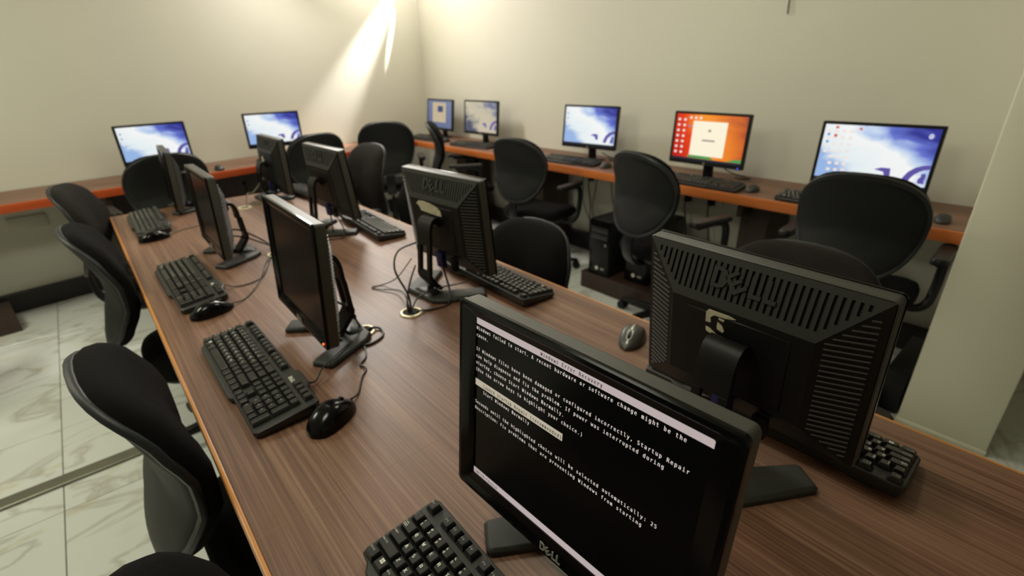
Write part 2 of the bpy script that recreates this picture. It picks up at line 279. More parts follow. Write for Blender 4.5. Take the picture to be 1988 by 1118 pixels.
# ------------------------------------------------------------------ lettering: outlines of the characters, written out as numbers
GLYPHS = {"!":("0w0n150n150e0w0e0w1W151W1519140v0x0v0w19","090504090605080609080706030100030201"),"#":("141V101H191H1C1V1I1V1E1H1N1H1N1B1D1B1A101J101J0s190s150e100e130s0t0s0p0e0j0e0n0s0e0s0e100o100r1B0i1B0i1H0t1H0w1V171B0x1B0u101510","0Q000R0Q01000204030205040O0Q0P0O010Q0O02010O05020O06050O07060N070O0M0T0N0T070N0M0U0T0S070T0V080S08070S0V09080K0M0L0K0U0M0K0V0U0K090V0K0A090K0B0A0J0B0K0I0G0J0G0B0J0I0H0G0F0B0G0E0C0F0C0B0F0E0D0C"),"$":("1410140j1A0l1C0r1A0w1117111L0t1J0r1E0t19140U110U110e0s0f0l0h0l0n0s0k110j11110o150l1E0o1M111Q111Y141Y141Q1A1P1F1O1F1I1A1K141L14161F121J0r1F0i140e","0M0O0N0M0P0O0L0P0M0L0Q0P0L0R0Q0L0U0R0U0T0R0T0S0R0K070L07060L060U0L050U06050V0U0K08070K09080J090K0J05090J0V050J0W0V0I0W0J0I000W00040W040X0W0H000I0H0100030X04030Y0X020Y030E0G0F010Y020E0H0G0H0Y010E0Y0H0E0Z0Y0D0Z0E0C0Z0D0C0A0Z0B0A0C"),"%":("140p160l1B0j1F0l1H0p1F0u1B0w160u100p130x1B121F111I0x1L0t1M0p1J0h1B0e130h0i0u0h101J1E1L1B0k1J0m1E0q1C0v1E0x1J0v1N0q1P0m1N0f1J0i1R0q1U0v1T101R131N131J101B0q180i1B","0V0X0W0V0Y0X0U0T0V0T0S0V0S0Y0V0S0Z0Y0R0Z0S0U0M0T0Q0Z0R0Q0a0Z0d0M0U0d0N0M0P0a0Q0P0b0a0O0b0P0d0O0N0J0L0K0d0b0O0d0c0b0J0I0L090B0A090C0B080709070609060C09060D0C050D06080007040D05040E0D0H00080H0100030E04030F0E020F030H02010H0F020H0G0F"),"&":("0x1C1E0q1G0u1G131G161G161M161M151K0t1H0m1N0e1F0e1C0i160e0x0d0l0i0g0t0i140q1C0n1H0m1M0q1U111X161X1A1V1A1P161R121S0u1Q0s1M0t1H0s180o130m0v0q0m100i140j170k180l190m","0L0N0M0L0O0N0L0Q0O0Q0P0O0K0S0L0S0R0L0R0Q0L0K0T0S0K0U0T0J0U0K0J000U0I000J0H000I0H0V000V01000H0W0V0d010V0406050407060307040308070G0W0H0208030G0X0W0G0Y0X0108020F0Y0G0109080d09010d0A090F0Z0Y0c0A0d0b0A0c0a0C0b0C0A0b0Z0C0a0F0C0Z0F0D0C0B0A0C0E0D0F"),"'":("141W141D0w1D0w1W","020003020100"),"(":("1B1Y141I1212140l1B0V150V0v0l0t120v1I151Y","080009080100080201070208060207060302050306050403"),")":("0q1Y0w1Y161I1812160l0w0V0q0V0x0l11120x1I","090100090201080209080302070308070403070504060507"),"*":("1H1N151H1H1A1F16131E13100x100x1E0m160k1A0w1H0k1N0m1R0x1K0x1X131X131K1F1R","0D0F0E0D0G0F0B0D0C0G000H0A0D0B0G01000A0G0D0A010G09010A090701070401040201090807060407060504030204"),",":("0v0p160p160h0x0U0s0U0v0h","050100050201040205040302"),"-":("0q121B121B0v0q0v","030100030201"),".":("0v0p160p160e0v0e","030100030201"),"/":("1B1W1I1W0o0X0i0X","030100030201"),"0":("0v160w19111B15191616151311110w13111R0s1M0q160s0o110j190o1B16191M111X1E1Q1I161E0k110d0n0k0j160n1Q","0N080G080H0G0N09080F0H080M090N0F0I0H0M0A090E0I0F0103020003010004030704000705040L0A0M0L0B0A0D0I0E0D0J0I0706050L0C0B0C0J0D0K0C0L0C0K0J"),"1":("0n0k100k101Q0n1N0n1T101W171W170k1I0k1I0e0n0e","0406050402060207060302040107020A01000A07010A08070A0908"),"2":("0r0k1H0k1H0e0j0e0j0k0v0w1315181C191I171P101R0r1Q0k1M0k1T0r1W101X1C1T1H1I1F1C1A14140w","0E0G0F0D0G0E0C0B0D0B0A0D0A0G0D0A090G090H0G080H09080I0H070I08060I07060J0I050J06050K0J040K0504000K030004030100030201"),"3":("17181F131I0s1D0h0x0d0q0e0j0g0j0n0q0k0x0j180m1B0t18120x150s150s1B0x1B171D191J171P101R0r1Q0k1O0k1V0s1W101X1C1T1G1J1E1C","0O0Q0P0N0Q0O0M0L0N0L0Q0N0L0K0Q0K0J0Q0J0R0Q0I0R0J0I0S0R0H0S0I0G0S0H0G000S0E0G0F0E000G0E0D000D01000C010D0C02010B020C0A020B0A030206080709030A060908060309060403050406"),"4":("161Q0n0w160w141W1D1W1D0w1K0w1K0q1D0q1D0e160e160q0i0q0i0x","0D00030004030005040D01000205000C010D0C02010C05020C06050C07060B070C0A080B08070B0A0908"),"5":("0l1W1E1W1E1Q0s1Q0s1D0v1E101E1C1A1H0v1C0i0x0d0p0e0j0f0j0m0p0k0w0j170m1A0v17150w180q180l16","0L03000301000302010L04030507060407050L0K040K0J040J07040J0I070I08070H080I0G080H0G09080C0E0D0F090G0C0F0E0C090F0C0A090B0A0C"),"6":("1F1V1F1O1A1Q151R0t1M0p170u1D131E1E1A1I0v1E0i120d0n0j0j160o1Q141X1A1W12190t160q0v0t0m120i190m1B0v1916","0E0G0F0E000G0E03000302000201000E04030D040E0D0504060807050H060H08060H0O080O0908050I0H0D0I050C0I0D0N090O0C0J0I0C0K0J0M090N0M0A090C0L0K0L0A0M0B0L0C0B0A0L"),"7":("0j1W1I1W1I1T0x0e0q0e1A1Q0j1Q","060100060201060502050302040305"),"8":("11150s120q0t0s0l110i190l1B0t19120t180m1C0k1J0o1T111X1D1T1H1J1F1C18181G131I0s1E0h110d0n0h0j0s0l130r1J0t1C111A181C1A1J181P111R0t1P","0B0D0C0A0V0B0V0U0B0U0D0B0U0T0D0T0E0D0S0E0T0A0O0V090O0A0S0F0E090P0O0R0F0S090Q0P0Q0F0R080Q090Q0G0F080G0Q0N0G080N000G000H0G0N0100070H00070I0H0M010N0M0201060I070M0302050I06050J0I0L030M0L0403040J050L0J040L0K0J"),"9":("111318161A1F181O111R0s1O0p1F0s160m0f0m0m0r0k0w0j180o1C15170x100w0n120i1F0n1S111X1E1Q1I161D0k0w0d0r0e","0I040J040K0J0H050I05040I030K04030L0K0H0605020L030G060H0G0706010L02000L010G0007000D0L0D0M0L000E0D0C0M0D0G0E000F0E0G0B0M0C080A090B0N0M080B0A080N0B0O0N08"),":":("0v0p160p160e0v0e0v1H161H16160v16","070504070605030100030201"),";":("0v1H161H16160v160v0p160p160h0x0U0s0U0v0h","090504090605080609080706030100030201"),"<":("1K1D0o121K0p1K0j0h0x0h151K1K","050006050100040105040201030204"),"=":("0h1C1K1C1K160h160h0w1K0w1K0q0h0q","070504070605030100030201"),">":("0h1D0h1K1K151K0x0h0j0h0p1D12","000201060200060302050306050403"),"?":("0v0n140n140e0v0e140s0v0s0v0x0w15121A151D181H191K171P111R0t1Q0m1M0m1T0t1W121X1C1U1G1L1F1G1B1A181714131410140w","0H0J0I0G0J0H0G0D0J0D0C0J0C0K0J0F0E0G0E0D0G0B0K0C0B0L0K0A0L0B090L0A090M0L080M09070M08070N0M070O0N060O07060P0O060Q0P050Q0605040Q030100030201"),"@":("1G0x1E1618191216100x120q180n1E0q1L0j1G0j1G0n1C0j170i0w0m0s0x0w1A171E1C1D1G191G1C1D1K151O0p1H0k0x0q0f170Y1B0Y1F0Z1G0V1C0T180T0m0b0f0x0l1L151T1H1O1L1C","0X0L0Y0L0Z0Y0L0K0Z0K0a0Z0X0M0L0W0M0X0J0a0K0W0N0M0F0H0G0F0I0H0I0a0J0I080a0E030F03020F020I0F02010I01080I0E04030008010D040E0D05040708000V0N0W0V0O0N0D0605060A070A08070D0A060D0B0A09080A0C0B0D0V0P0O0U0P0V0Q0S0R0P0S0Q0U0S0P0U0T0S"),"A":("111Q0s0x190x0v1W161W1M0e1E0e1B0s0q0s0n0e0f0e","0A00030004030005040A01000205000A08010802010807020705020A0908060507"),"B":("0r150r0k110k1A0m1D0t1A1211150r1Q0r1B111B181C1B1J181O111Q0k1W111W1D1T1I1J1F1B19181H131K0s1F0i110e0k0e","0O070E070F0E070G0F070D0G0D0C0G0C0H0G0O08070B0H0C0A0H0B0A0I0H090I0A090J0I0O0008000908000J0900060J060K0J0O0100050K06050L0K040L05030L04030M0L020M030O02010O0M020O0N0M"),"C":("1H0g1C0e160d0o0k0j160o1Q161X1C1W1H1U1H1N1C1Q161R0u1M0q160u0o160j1C0k1H0n","050706050807050B080B0A080A0908050C0B040C05040D0C030D04030E0D030F0E0G000H020F030F000G02000F020100"),"D":("0t0k180o1B16181M0t1Q0q1Q0q0k0t1W1D1Q1J161D0k0t0e0j0e0j1W","0C050D05070D0504070408070C0605030804030908020903010902010A09000A01000B0A0C00060C0B00"),"E":("0l1W1I1W1I1Q0s1Q0s1B1H1B1H150s150s0k1I0k1I0e0l0e","0B03000301000302010B04030B07040705040706050B08070B09080B0A09"),"F":("0m1W1J1W1J1Q0t1Q0t1B1H1B1H150t150t0e0m0e","090300030100030201090403090704070504070605090807"),"G":("1I0i1C0e140d0n0k0i160n1Q151X1B1W1H1T1H1M1B1Q151R0s1M0p160s0o140j190j1C0l1C11141114171I17","050706050807050B080B0A080A0908050C0B040C05040D0C0J0L0K0J0I0L0I000L030D04030E0D0H000I030F0E0G000H020F030F000G02000F020100"),"H":("0j1W0q1W0q1B1B1B1B1W1I1W1I0e1B0e1B150q150q0e0j0e","0B01000B02010305040306050B09020903020908030806030B0A09070608"),"I":("0l1W1G1W1G1Q151Q150k1G0k1G0e0l0e0l0k0w0k0w1Q0l1Q","0B01000B02010A020B09030A03020A090403070908070409070504070605"),"J":("0i0g0i0o0o0k0v0j140l160v161Q0r1Q0r1W1D1W1D0v1A0h0v0d0p0e","070908070609060A09050A06040A05040B0A000201030B04000302000B03000C0B0D0C00"),"K":("0j1W0q1W0q191E1W1M1W121B1N0e1E0e0v160q100q0e0j0e","0B01000B02010204030205040208050806050B09020908020706080B0A09"),"L":("0l1W0t1W0t0k1K0k1K0e0l0e","050100050201050302050403"),"M":("0h1W0q1W11161A1W1K1W1K0e1D0e1D1Q140x0x0x0n1Q0n0e0h0e","0C0A000A01000A02010207030704030705040C0B0A09020A020807060507090802"),"N":("0j1W0s1W1B0n1B1W1I1W1I0e190e0q1N0q0e0j0e","090700070100070201020403020504090807060207060502"),"O":("1C16191M111R0s1M0p160s0o110j190o1J161F0k110d0m0k0i160m1Q111X1F1Q","0D020E020F0E0D0302010F020C030D01080F0C04030008010B040C0B05040708000709080B0605060907060A090A060B"),"P":("0s1Q0s1712171A191C1G1A1O121Q0l1W121W1F1S1K1G1F1512110s110s0e0l0e","0F0007000807000908000609060509050A090F0100040A05030A04030B0A020B030F0D010D02010D0B020D0C0B0F0E0D"),"Q":("130d120d110d0m0k0i160m1Q111X1F1Q1J161G0n190f1G0Y1B0V1C16191M111R0s1M0p160s0o110j190o","050F060F0706050G0F0E070F040G050E0807040H0G0D080E030H04030I0H0K080D0K0908030J0I0J090K0J0A09020J03020A0J02000A000B0A0201000C0B00"),"R":("16151B121G0s1N0e1F0e190r14100x120q120q0e0j0e0j1W0x1W1D1S1H1H1E190q1Q0q181018171A1A1H171O0x1Q","0A0G0B0G0C0B0G0D0C0G0M0D0M0L0D0L0E0D0A0H0G0K0E0L0J0E0K0J0F0E0I0F0J0I000F0A080H080I0H08000I0807000701000A0908060107060201050206050302040305"),"S":("1F1U1F1N191Q121R0s1P0q1J0r1D111A141A1F141I0s1E0h100d0r0e0k0g0k0o0r0k100j190l1C0s191012130x140m190j1I0o1T121X181W","0P0R0Q0P000R0P03000302000201000O040P04030P0O05040O06050N060O0N07060N08070N09080M090N0M0L090L0K090K0A090J0A0K0J0B0A0I0B0J0E0G0F0H0B0I0E0H0G0E0B0H0E0C0B0D0C0E"),"T":("0g1W1L1W1L1Q151Q150e0w0e0w1Q0g1Q","070100070201060207050306030206050403"),"U":("0j100j1W0q1W0q0v0q0p0r0n0u0k110j170k1A0n1B0p1B0v1B1W1I1W1I101H0n1D0h180e110d0t0e0o0h0k0n","0002010003020B0D0C0B0E0D0L03000B0F0E0L04030A0F0B0L0504090F0A0L0605080F090K060L080G0F0K0706070G080K0G070J0G0K0J0H0G0I0H0J"),"V":("110k1E1W1L1W160e0v0e0g1W0n1W","040605040006000201000302040300"),"W":("0e1W0l1W0q0o0w1I151I1B0o1G1W1N1W1F0e190e111B0s0e0m0e","0C01000C0201050706050807020A030A04030A0504020B0A09050A0C0B02090805"),"X":("0h1W0p1W121C1E1W1L1W16181M0e1F0e12120m0e0f0e0w18","0B01000B02010204030205040B05020A050B0A08050806050A0908070608"),"Y":("0f1W0n1W11191E1W1M1W1513150e0w0e0w13","080100080201020403020504080502070508070605"),"Z":("0k1W1K1W1K1R0r0k1L0k1L0e0j0e0j0j1C1Q0k1Q","090100090201090802080302070308070403070504060507"),"^":("151W1K1D1E1D111Q0n1D0h1D0w1W","050006050300030100050403020103"),"`":("0v1b161O111O0o1b","020003020100"),"a":("141012100s0w0p0q0r0k0x0i170m1A0w1A101H121H0e1A0e1A0k150f0w0d0m0g0j0p0n1112151A151A16181C111F0s1E0l1B0l1H0s1J111K191J1E1E1G1A","0Q0S0R0P0S0Q0P0T0S0O0N0P0N0M0P0M0T0P0L0T0M0L0U0T0K0U0L0K090U0J090K0H0J0I0H090J0H0809080A090G020H02010H01080H000801070A08060C070C0A070G03020G04030F040G050C060F0504050D0C0B0A0C0F0D050E0D0F"),"b":("1C0x1A1B131F0u1B0r0x0u0m130i1A0m0r1E0v1I141K1F1F1J101F0i140d0v0f0r0j0r0e0l0e0l1Y0r1Y","0I0K0J0I080K090B0A080209020B0902010B010C0B0803020I0308000C010I0403000D0C0I0504070D000I0G050G0605060D070I0H0G0F060G060E0D0F0E06"),"c":("1H0g1C0e160d0q0i0l0x0q1F161K1C1J1H1H1H1A1C1D161F0v1B0s0x0v0m160i1C0j1H0n","050706050807050B080B0A080A0908040C050C0B05040D0C030D04030E0D0G000H030F0E0F000G020F0302000F020100"),"d":("1A1E1A1Y1G1Y1G0e1A0e1A0j160f0x0d0m0i0i100m1F0x1K161I0p0x0r0m100i170m1A0x171B101F0r1B","0002010003020A0C0B0A0J0C0J000C090K0A0K0J0A0I000J0I0300090D0K0H030I080D09080E0D0G030H0F050G05030G080F0E0F0605040305070F0807060F"),"e":("1J111J0w0p0w0p0w0s0m140i1A0j1H0m1H0g1A0e140d0n0i0i0x0n1E131K1E1F1C131A1C121F0t1B0p13","0D0F0E0D0I0F0I0H0F0H000F0D0J0I0C0J0D0G000H0C0K0J0K000G0C000K0C01000B020C02010C0B03020B04030608070B05040508060A050B0A08050A0908"),"f":("1H1Y1H1T1A1T151R141M141J1H1J1H1E141E140e0v0e0v1E0l1E0l1J0v1J0v1M101V191Y","0G000H0G01000F030G03020G02010G0F04030F05040E050F0C0E0D0C050E0C06050C07060B070C0A080B08070B0A0908"),"g":("1A10181B111F0s1B0p100s0n110j180n1G0h1C0T100P0s0P0n0R0n0X0t0V100U180X1A0g1A0g1A0k160f0x0e0m0j0i100m1E0x1K161I1A1E1A1J1G1J","0O0Q0P0R0T0S0R080T0O020Q020R0Q0O0302010R020N030O01080R0N04030008010M040N0M0504070800060J070J08070M0605060K0J0I080J0L060M0L0K060I09080H090I0G090H0C0E0D0F090G0C0F0E0C090F0C0A090B0A0C"),"h":("1H141H0e1A0e1A14181C131E0u1B0r120r0e0l0e0l1Y0r1Y0r1D0w1I151K1E1G","090B0A090C0B0D0F0E0C0F0D0C050F05040F04000F0C060509060C030004090706020003020100090807"),"i":("0x1Y151Y151Q0x1Q0n1J151J150j1I0j1I0e0k0e0k0j0x0j0x1E0n1E","0D05040D0C050C06050B060C090B0A09060B090706090807030100030201"),"k":("0m1Y0t1Y0t131C1J1J1J14141M0e1E0e10100t0u0t0e0m0e","0B01000B02010204030205040208050806050B09020908020706080B0A09"),"l":("120s140m190j1G0j1G0e180e0x0i0u0s0u1U0k1U0k1Z121Z","090B0A09080B08000B070008060007060100060201060302060403050406"),"m":("141F171J1B1K1I1G1K131K0e1E0e1E121D1D191F161C1512150e0x0e0x120w1D0s1F0p1C0o120o0e0i0e0i1J0o1J0o1G0q1J0u1K111J","0O0Q0P0103020K0M0L0K0N0M0N0Q0O0003010N000Q0009030908030804030K0H0N0H0G0N0G000N0G09000F090G0F0A090E0A0F0704080K0I0H0E0B0A0705040K0J0I0D0B0E0D0C0B060507"),"n":("1H141H0e1A0e1A14181C131E0u1B0r120r0e0l0e0l1J0r1J0r1D0w1I151K1E1G","0D0F0E090B0A090C0B0C0F0D0C050F05040F04000F0C060509060C030004090706020003020100090807"),"o":("111F0s1B0q0x0s0m110i190m1B0x191B111K1E1F1I0x1E0i110d0n0i0j0x0n1F","0F09080E010F01000F00090F000709070A090E0201060A070D020E0D0302050A06050B0A0D0403040B050D0B040C0B0D"),"p":("0r0j0r0P0l0P0l1J0r1J0r1E0v1I131K1F1E1J0x1F0i130d0v0f1C0x1A1B131F0t1B0r0x0t0m130i1A0m","060807020403020504050F060F0806050G0F0E080F0E0908020H050H0G050D090E02000H000I0H0K090D0K0A09000J0I0J0A0K0201000C0J000C0A0J0C0B0A"),"r":("1K1B1G1D1B1E121A0x0x0x0e0r0e0r1J0x1J0x1B141I1C1K1G1J1K1I","0A0C0B0A0D0C060807060908090D0A09020D02010D01000D090302060309060403060504"),"s":("1E1I1E1B181E131F0u1D0s190u15141216121D0w1G0p1C0g100d0s0e0l0f0l0m0s0j100i170k190p110v110v0w0w0o110m180p1H121K181J","0P0R0Q0P000R0P02000201000O040P04030P03020P0O05040O06050N060O0N07060N08070N09080M090N0M0L090L0K090K0A090J0A0K0J0B0A0I0B0J0E0G0F0H0B0I0E0H0G0E0B0H0E0C0B0D0C0E"),"t":("111U111J1G1J1G1E111E110r130l190j1G0j1G0e180e0w0h0t0r0t1E0j1E0j1J0t1J0t1U","0G000H0G01000E0G0F0E010G0E02010E03020D030E0C040D04030D0C05040B050C0B06050B07060B08070B09080A090B"),"u":("0l0t0l1J0r1J0r0t0t0l110j180m1A0v1A1J1H1J1H0e1A0e1A0k160f0x0d0o0h","000201000302070908070A09060C070C0A070F03000F0403050C060F0504050D0C0B0A0C0F0D050E0D0F"),"v":("0h1J0o1J110k1D1J1J1J160e0v0e","060100060201020403020504060502"),"w":("0e1J0k1J0r0l0x1814181A0l1H1J1N1J1E0e180e11110t0e0n0e","0C01000C0201050706050807020403020A040A0504020B0A09050A0C0B02090805"),"x":("1J1J15101K0e1D0e110u0o0e0h0e0w100i1J0p1J11151C1J","070908070A090A000B0A010007010A060107060401040201060504030204"),"y":("1A0r160g110V0v0R0q0P0k0P0k0V0o0V0t0W0x0f0i1J0o1J120m1D1J1K1J","090B0A090C0B0C0E0D0C000E0C010009010C090201080209070208070302050706050307050403")}
_A = "0123456789ABCDEFGHIJKLMNOPQRSTUVWXYZabcdefghijklmnopqrstuvwxyz"
_I = {c: i for i, c in enumerate(_A)}
def glyph(c):
    if c not in GLYPHS: return None
    a, f = GLYPHS[c]
    n = [_I[a[i]] * 60 + _I[a[i + 1]] for i in range(0, len(a), 2)]
    v = [((n[i] - 40) / 100.0, (n[i + 1] - 40) / 100.0) for i in range(0, len(n), 2)]
    t = [_I[f[i]] * 60 + _I[f[i + 1]] for i in range(0, len(f), 2)]
    return v, [tuple(t[i:i + 3]) for i in range(0, len(t), 3)]
def write(mb, text, fn, x, y, cw, ch, fat=0.94, bold=0.0):
    """characters on a fixed grid; one cell is cw wide (glyph advance 0.6), capitals about 0.73*ch high; fn maps (x, y) to 3D"""
    for k, c in enumerate(text):
        g = glyph(c)
        if not g: continue
        v, t = g
        for b in ((0.0, bold) if bold else (0.0,)):
            mb.add([fn(x + (k + 0.5 + b) * cw + (px - 0.3) * cw / 0.6 * fat, y + py * ch) for px, py in v], t)
    return mb

# ------------------------------------------------------------------ the room
TH = 0.78                                  # height of every work surface
WA, WB = Vector((-2.9, 4.067, 0)), Vector((3.12, 5.105, 0))    # far wall, a little off square
WDIR = (WB - WA).normalized(); WANG = math.atan2(WDIR.y, WDIR.x); WN = Vector((WDIR.y, -WDIR.x, 0))   # into the room
H = 2.7
floor = struct('floor', MB().box(-2.9, 3.3, -2.4, 5.3, -0.06, -0.012).mesh('floor', M_GROUT, smooth=0))
tile_me = MB().box(-0.2985, 0.2985, -0.2985, 0.2985, -0.012, 0).mesh('tile', M_MARBLE, bevel=0.0012, seg=1, smooth=0)
for i in range(-4, 6):
    for j in range(-4, 9):
        cx = -0.398 + 0.3 + 0.6 * i; cy = -0.04 + 0.6 * j
        if cx < -2.7 or cx > 3.3 or cy < -2.4: continue
        link('tile', tile_me, floor, (cx, cy, 0))
struct('ceiling', MB().box(-2.9, 3.3, -2.4, 5.3, H, H + 0.08).mesh('ceiling', M_CEIL, smooth=0))
def wall_poly(a, b, n, th, z0, z1):
    a = Vector(a); b = Vector(b); n = Vector(n)
    q = [a, b, b - n * th, a - n * th]
    return MB().rings([[(p.x, p.y, z0) for p in q], [(p.x, p.y, z1) for p in q]])
struct('wall_left', wall_poly(WA - WDIR * 0.0, WB + WDIR * 0.1, WN, 0.12, 0, H).mesh('wall_left', M_WALL, smooth=0))
struct('wall_right', MB().box(3.12, 3.24, -2.4, 5.2, 0, H).mesh('wall_right', M_WALL, smooth=0))
struct('wall_rear', MB().box(-2.9, 3.12, -2.5, -2.4, 0, H).mesh('wall_rear', M_WALL, smooth=0))
struct('wall_side', MB().box(-3.0, -2.9, -2.4, 4.2, 0, H).mesh('wall_side', M_WALL, smooth=0))
struct('column', MB().box(2.349, 3.12, -0.057, 0.232, 0.012, H).mesh('column', M_COLUMN, bevel=0.006, smooth=40))
struct('trim_2', MB().box(2.341, 3.12, -0.060, 0.236, 0, 0.02).mesh('trim_2', M_COLUMN, bevel=0.004))
struct('baseboard_left', wall_poly(WA + WN * 0.05, WB - WDIR * 0.06 + WN * 0.05, WN, 0.05, 0, 0.13).mesh('baseboard_left', M_SKIRT, bevel=0.004, smooth=0))
struct('baseboard_right', MB().box(3.05, 3.12, 0.236, 5.0, 0, 0.13).mesh('baseboard_right', M_SKIRT, bevel=0.004, smooth=0))
struct('trim_1', MB().box(-2.9, 0.55, 2.215, 2.281, 0.0, 0.012).mesh('trim_1', M_STRIP, bevel=0.004, smooth=0))
for (px, py, pw) in PANELS:
    t = thing('ceiling_light', 'square ceiling light panel above the ' + {-1.1: 'floor beside the far wall desk', -0.3: 'table edge lined with chairs', 1.7: 'aisle by the wall desk'}[px], 'ceiling light', (px, py, H), 0, 'ceiling light panels')
    fr = MB()
    for a in ((-.31, .31, -.31, -.285), (-.31, .31, .285, .31), (-.31, -.285, -.285, .285), (.285, .31, -.285, .285)): fr.box(*a, -0.03, 0)
    link('frame', fr.mesh('light_frame', M_SOCKET, smooth=0), t)
    link('diffuser', MB().box(-.285, .285, -.285, .285, -0.022, -0.002).mesh('diffuser', M_PANEL, smooth=0), t)

# ------------------------------------------------------------------ the long table
def table():
    x0, x1, y0, y1 = 0.0325, 1.061, -1.86, 3.188
    t = thing('long_table', 'long walnut laminate table with orange edge lipping down the middle of the room', 'table', ((x0 + x1) / 2, 0.66, 0))
    ox, oy = (x0 + x1) / 2, 0.66
    hw = (x1 - x0) / 2
    l = 0.008
    # each top is one solid board; dark discs stand in for the shaded grommet holes
    GR = [(0.607, 1.172), (0.452, 1.163), (0.592, 2.875), (0.478, 1.985)]
    for (a, b) in ((y0, 0.6633), (0.6633, y1)):
        mb = MB(); a2 = a - oy + (l if a == y0 else 0); b2 = b - oy - (l if b == y1 else 0)
        holes = [(gx - ox, gy - oy) for gx, gy in GR if a < gy < b]
        me = mb.box(-hw + l, hw - l, a2, b2, TH - 0.03, TH).mesh('tabletop', M_TABLE, bevel=0.0002, seg=1, smooth=0)
        o = link('tabletop', me, t)
    link('seam_strip', MB().box(-hw + l, hw - l, 0.6629 - oy, 0.6637 - oy, TH - 0.002, TH + 0.00015).mesh('seam_strip', M_SEAM, smooth=0), t)
    for s in (-1, 1):
        link('edge_lipping', MB().box(s * hw if s < 0 else hw - l, -hw + l if s < 0 else hw, y0 - oy, y1 - oy, TH - 0.042, TH).mesh('edge_lipping', M_LIP, bevel=0.0025), t)
    link('edge_lipping', MB().box(-hw + l, hw - l, y1 - oy - l, y1 - oy, TH - 0.042, TH).mesh('edge_lipping', M_LIP, bevel=0.0025), t)
    link('edge_lipping', MB().box(-hw + l, hw - l, y0 - oy, y0 - oy + l, TH - 0.042, TH).mesh('edge_lipping', M_LIP, bevel=0.0025), t)
    for yy in (y0 - oy + 0.12, -0.02, y1 - oy - 0.16):
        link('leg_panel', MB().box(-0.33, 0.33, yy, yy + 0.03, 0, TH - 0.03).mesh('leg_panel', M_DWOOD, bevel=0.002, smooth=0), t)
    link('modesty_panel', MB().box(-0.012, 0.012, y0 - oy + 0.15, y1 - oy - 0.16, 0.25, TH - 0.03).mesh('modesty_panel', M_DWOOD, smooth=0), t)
    return GR
GROM = table()
def ring(mb, r0, r1, z0, z1, n=28):
    prof = [(r0, z0), (r1, z0), (r1, z1 * 0.6), (r1 - 0.002, z1), (r0 + 0.002, z1), (r0, z1 * 0.6)]
    rs = [[(r * math.cos(2 * PI * k / n), r * math.sin(2 * PI * k / n), z) for r, z in prof] for k in range(n)]
    o = len(mb.v); m = len(prof)
    for r in rs: mb.v += r
    for k in range(n):
        for i in range(m):
            j = (i + 1) % m; k2 = (k + 1) % n
            mb.f.append((o + k * m + i, o + k2 * m + i, o + k2 * m + j, o + k * m + j))
    return mb
g_me = ring(MB(), 0.0235, 0.034, 0.0, 0.0045).mesh('ring', M_CHROME, smooth=60)
c_me = MB().cyl((0, 0), 0.0238, 0.0238, 0.0002, 0.0012, 28).mesh('hole_shade', M_DEEP)  # flat near-black disc painted as the shade inside the hole
GLAB = ['brass coloured cable grommet in the table by the monitor with the torn label',
        'brass coloured cable grommet at the foot of the monitor with the orange power light',
        'small cable grommet near the far end of the table',
        'cable grommet behind the top corner of the monitor with the orange power light']
for (gx, gy), lb in zip(GROM, GLAB):
    t = thing('cable_grommet', lb, 'grommet', (gx, gy, TH), 0, 'cable grommets in the table top')
    link('ring', g_me, t); link('hole_shade', c_me, t)

# ------------------------------------------------------------------ the wall desks
def wall_desk():
    t = thing('wall_desk', 'walnut counter desk with orange front edge along the wall with five screens', 'desk', (2.86, 2.4, 0))
    y0, y1 = 0.236 - 2.4, 4.95 - 2.4
    link('desktop', MB().box(-0.243, 0.258, y0, y1, TH - 0.025, TH).mesh('desktop', M_TABLE, smooth=0), t)
    link('front_edge', MB().box(-0.255, -0.243, y0, y1, TH - 0.052, TH).mesh('front_edge', M_BAND, bevel=0.002), t)
    for yy in (1.135, 2.9, 3.95):
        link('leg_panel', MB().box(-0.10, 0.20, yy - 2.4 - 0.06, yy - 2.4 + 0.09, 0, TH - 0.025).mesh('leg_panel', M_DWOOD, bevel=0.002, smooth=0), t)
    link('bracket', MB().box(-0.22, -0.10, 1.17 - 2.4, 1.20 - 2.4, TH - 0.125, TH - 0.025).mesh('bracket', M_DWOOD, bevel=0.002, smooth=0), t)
wall_desk()
def far_desk():
    t = thing('wall_desk', 'narrow walnut counter desk with reddish front edge along the far wall with two screens', 'desk', (0, 4.52, 0), WANG)
    # local x along the wall, local y towards the wall
    def loc(x): return x / math.cos(WANG)
    link('desktop', MB().box(-2.9, 2.56, -0.46, 0.035, TH - 0.025, TH).mesh('desktop', M_TABLEX, smooth=0), t)
    link('front_edge', MB().box(-2.9, 2.56, -0.472, -0.46, TH - 0.050, TH).mesh('front_edge', M_BANDX, bevel=0.002), t)
    for xx in (-2.0, 0.0, 1.75):
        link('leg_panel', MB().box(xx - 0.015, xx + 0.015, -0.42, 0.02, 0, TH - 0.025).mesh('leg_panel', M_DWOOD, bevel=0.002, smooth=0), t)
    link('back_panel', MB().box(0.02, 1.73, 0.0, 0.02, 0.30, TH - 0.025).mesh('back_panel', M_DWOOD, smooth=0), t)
    return t
FD = far_desk()

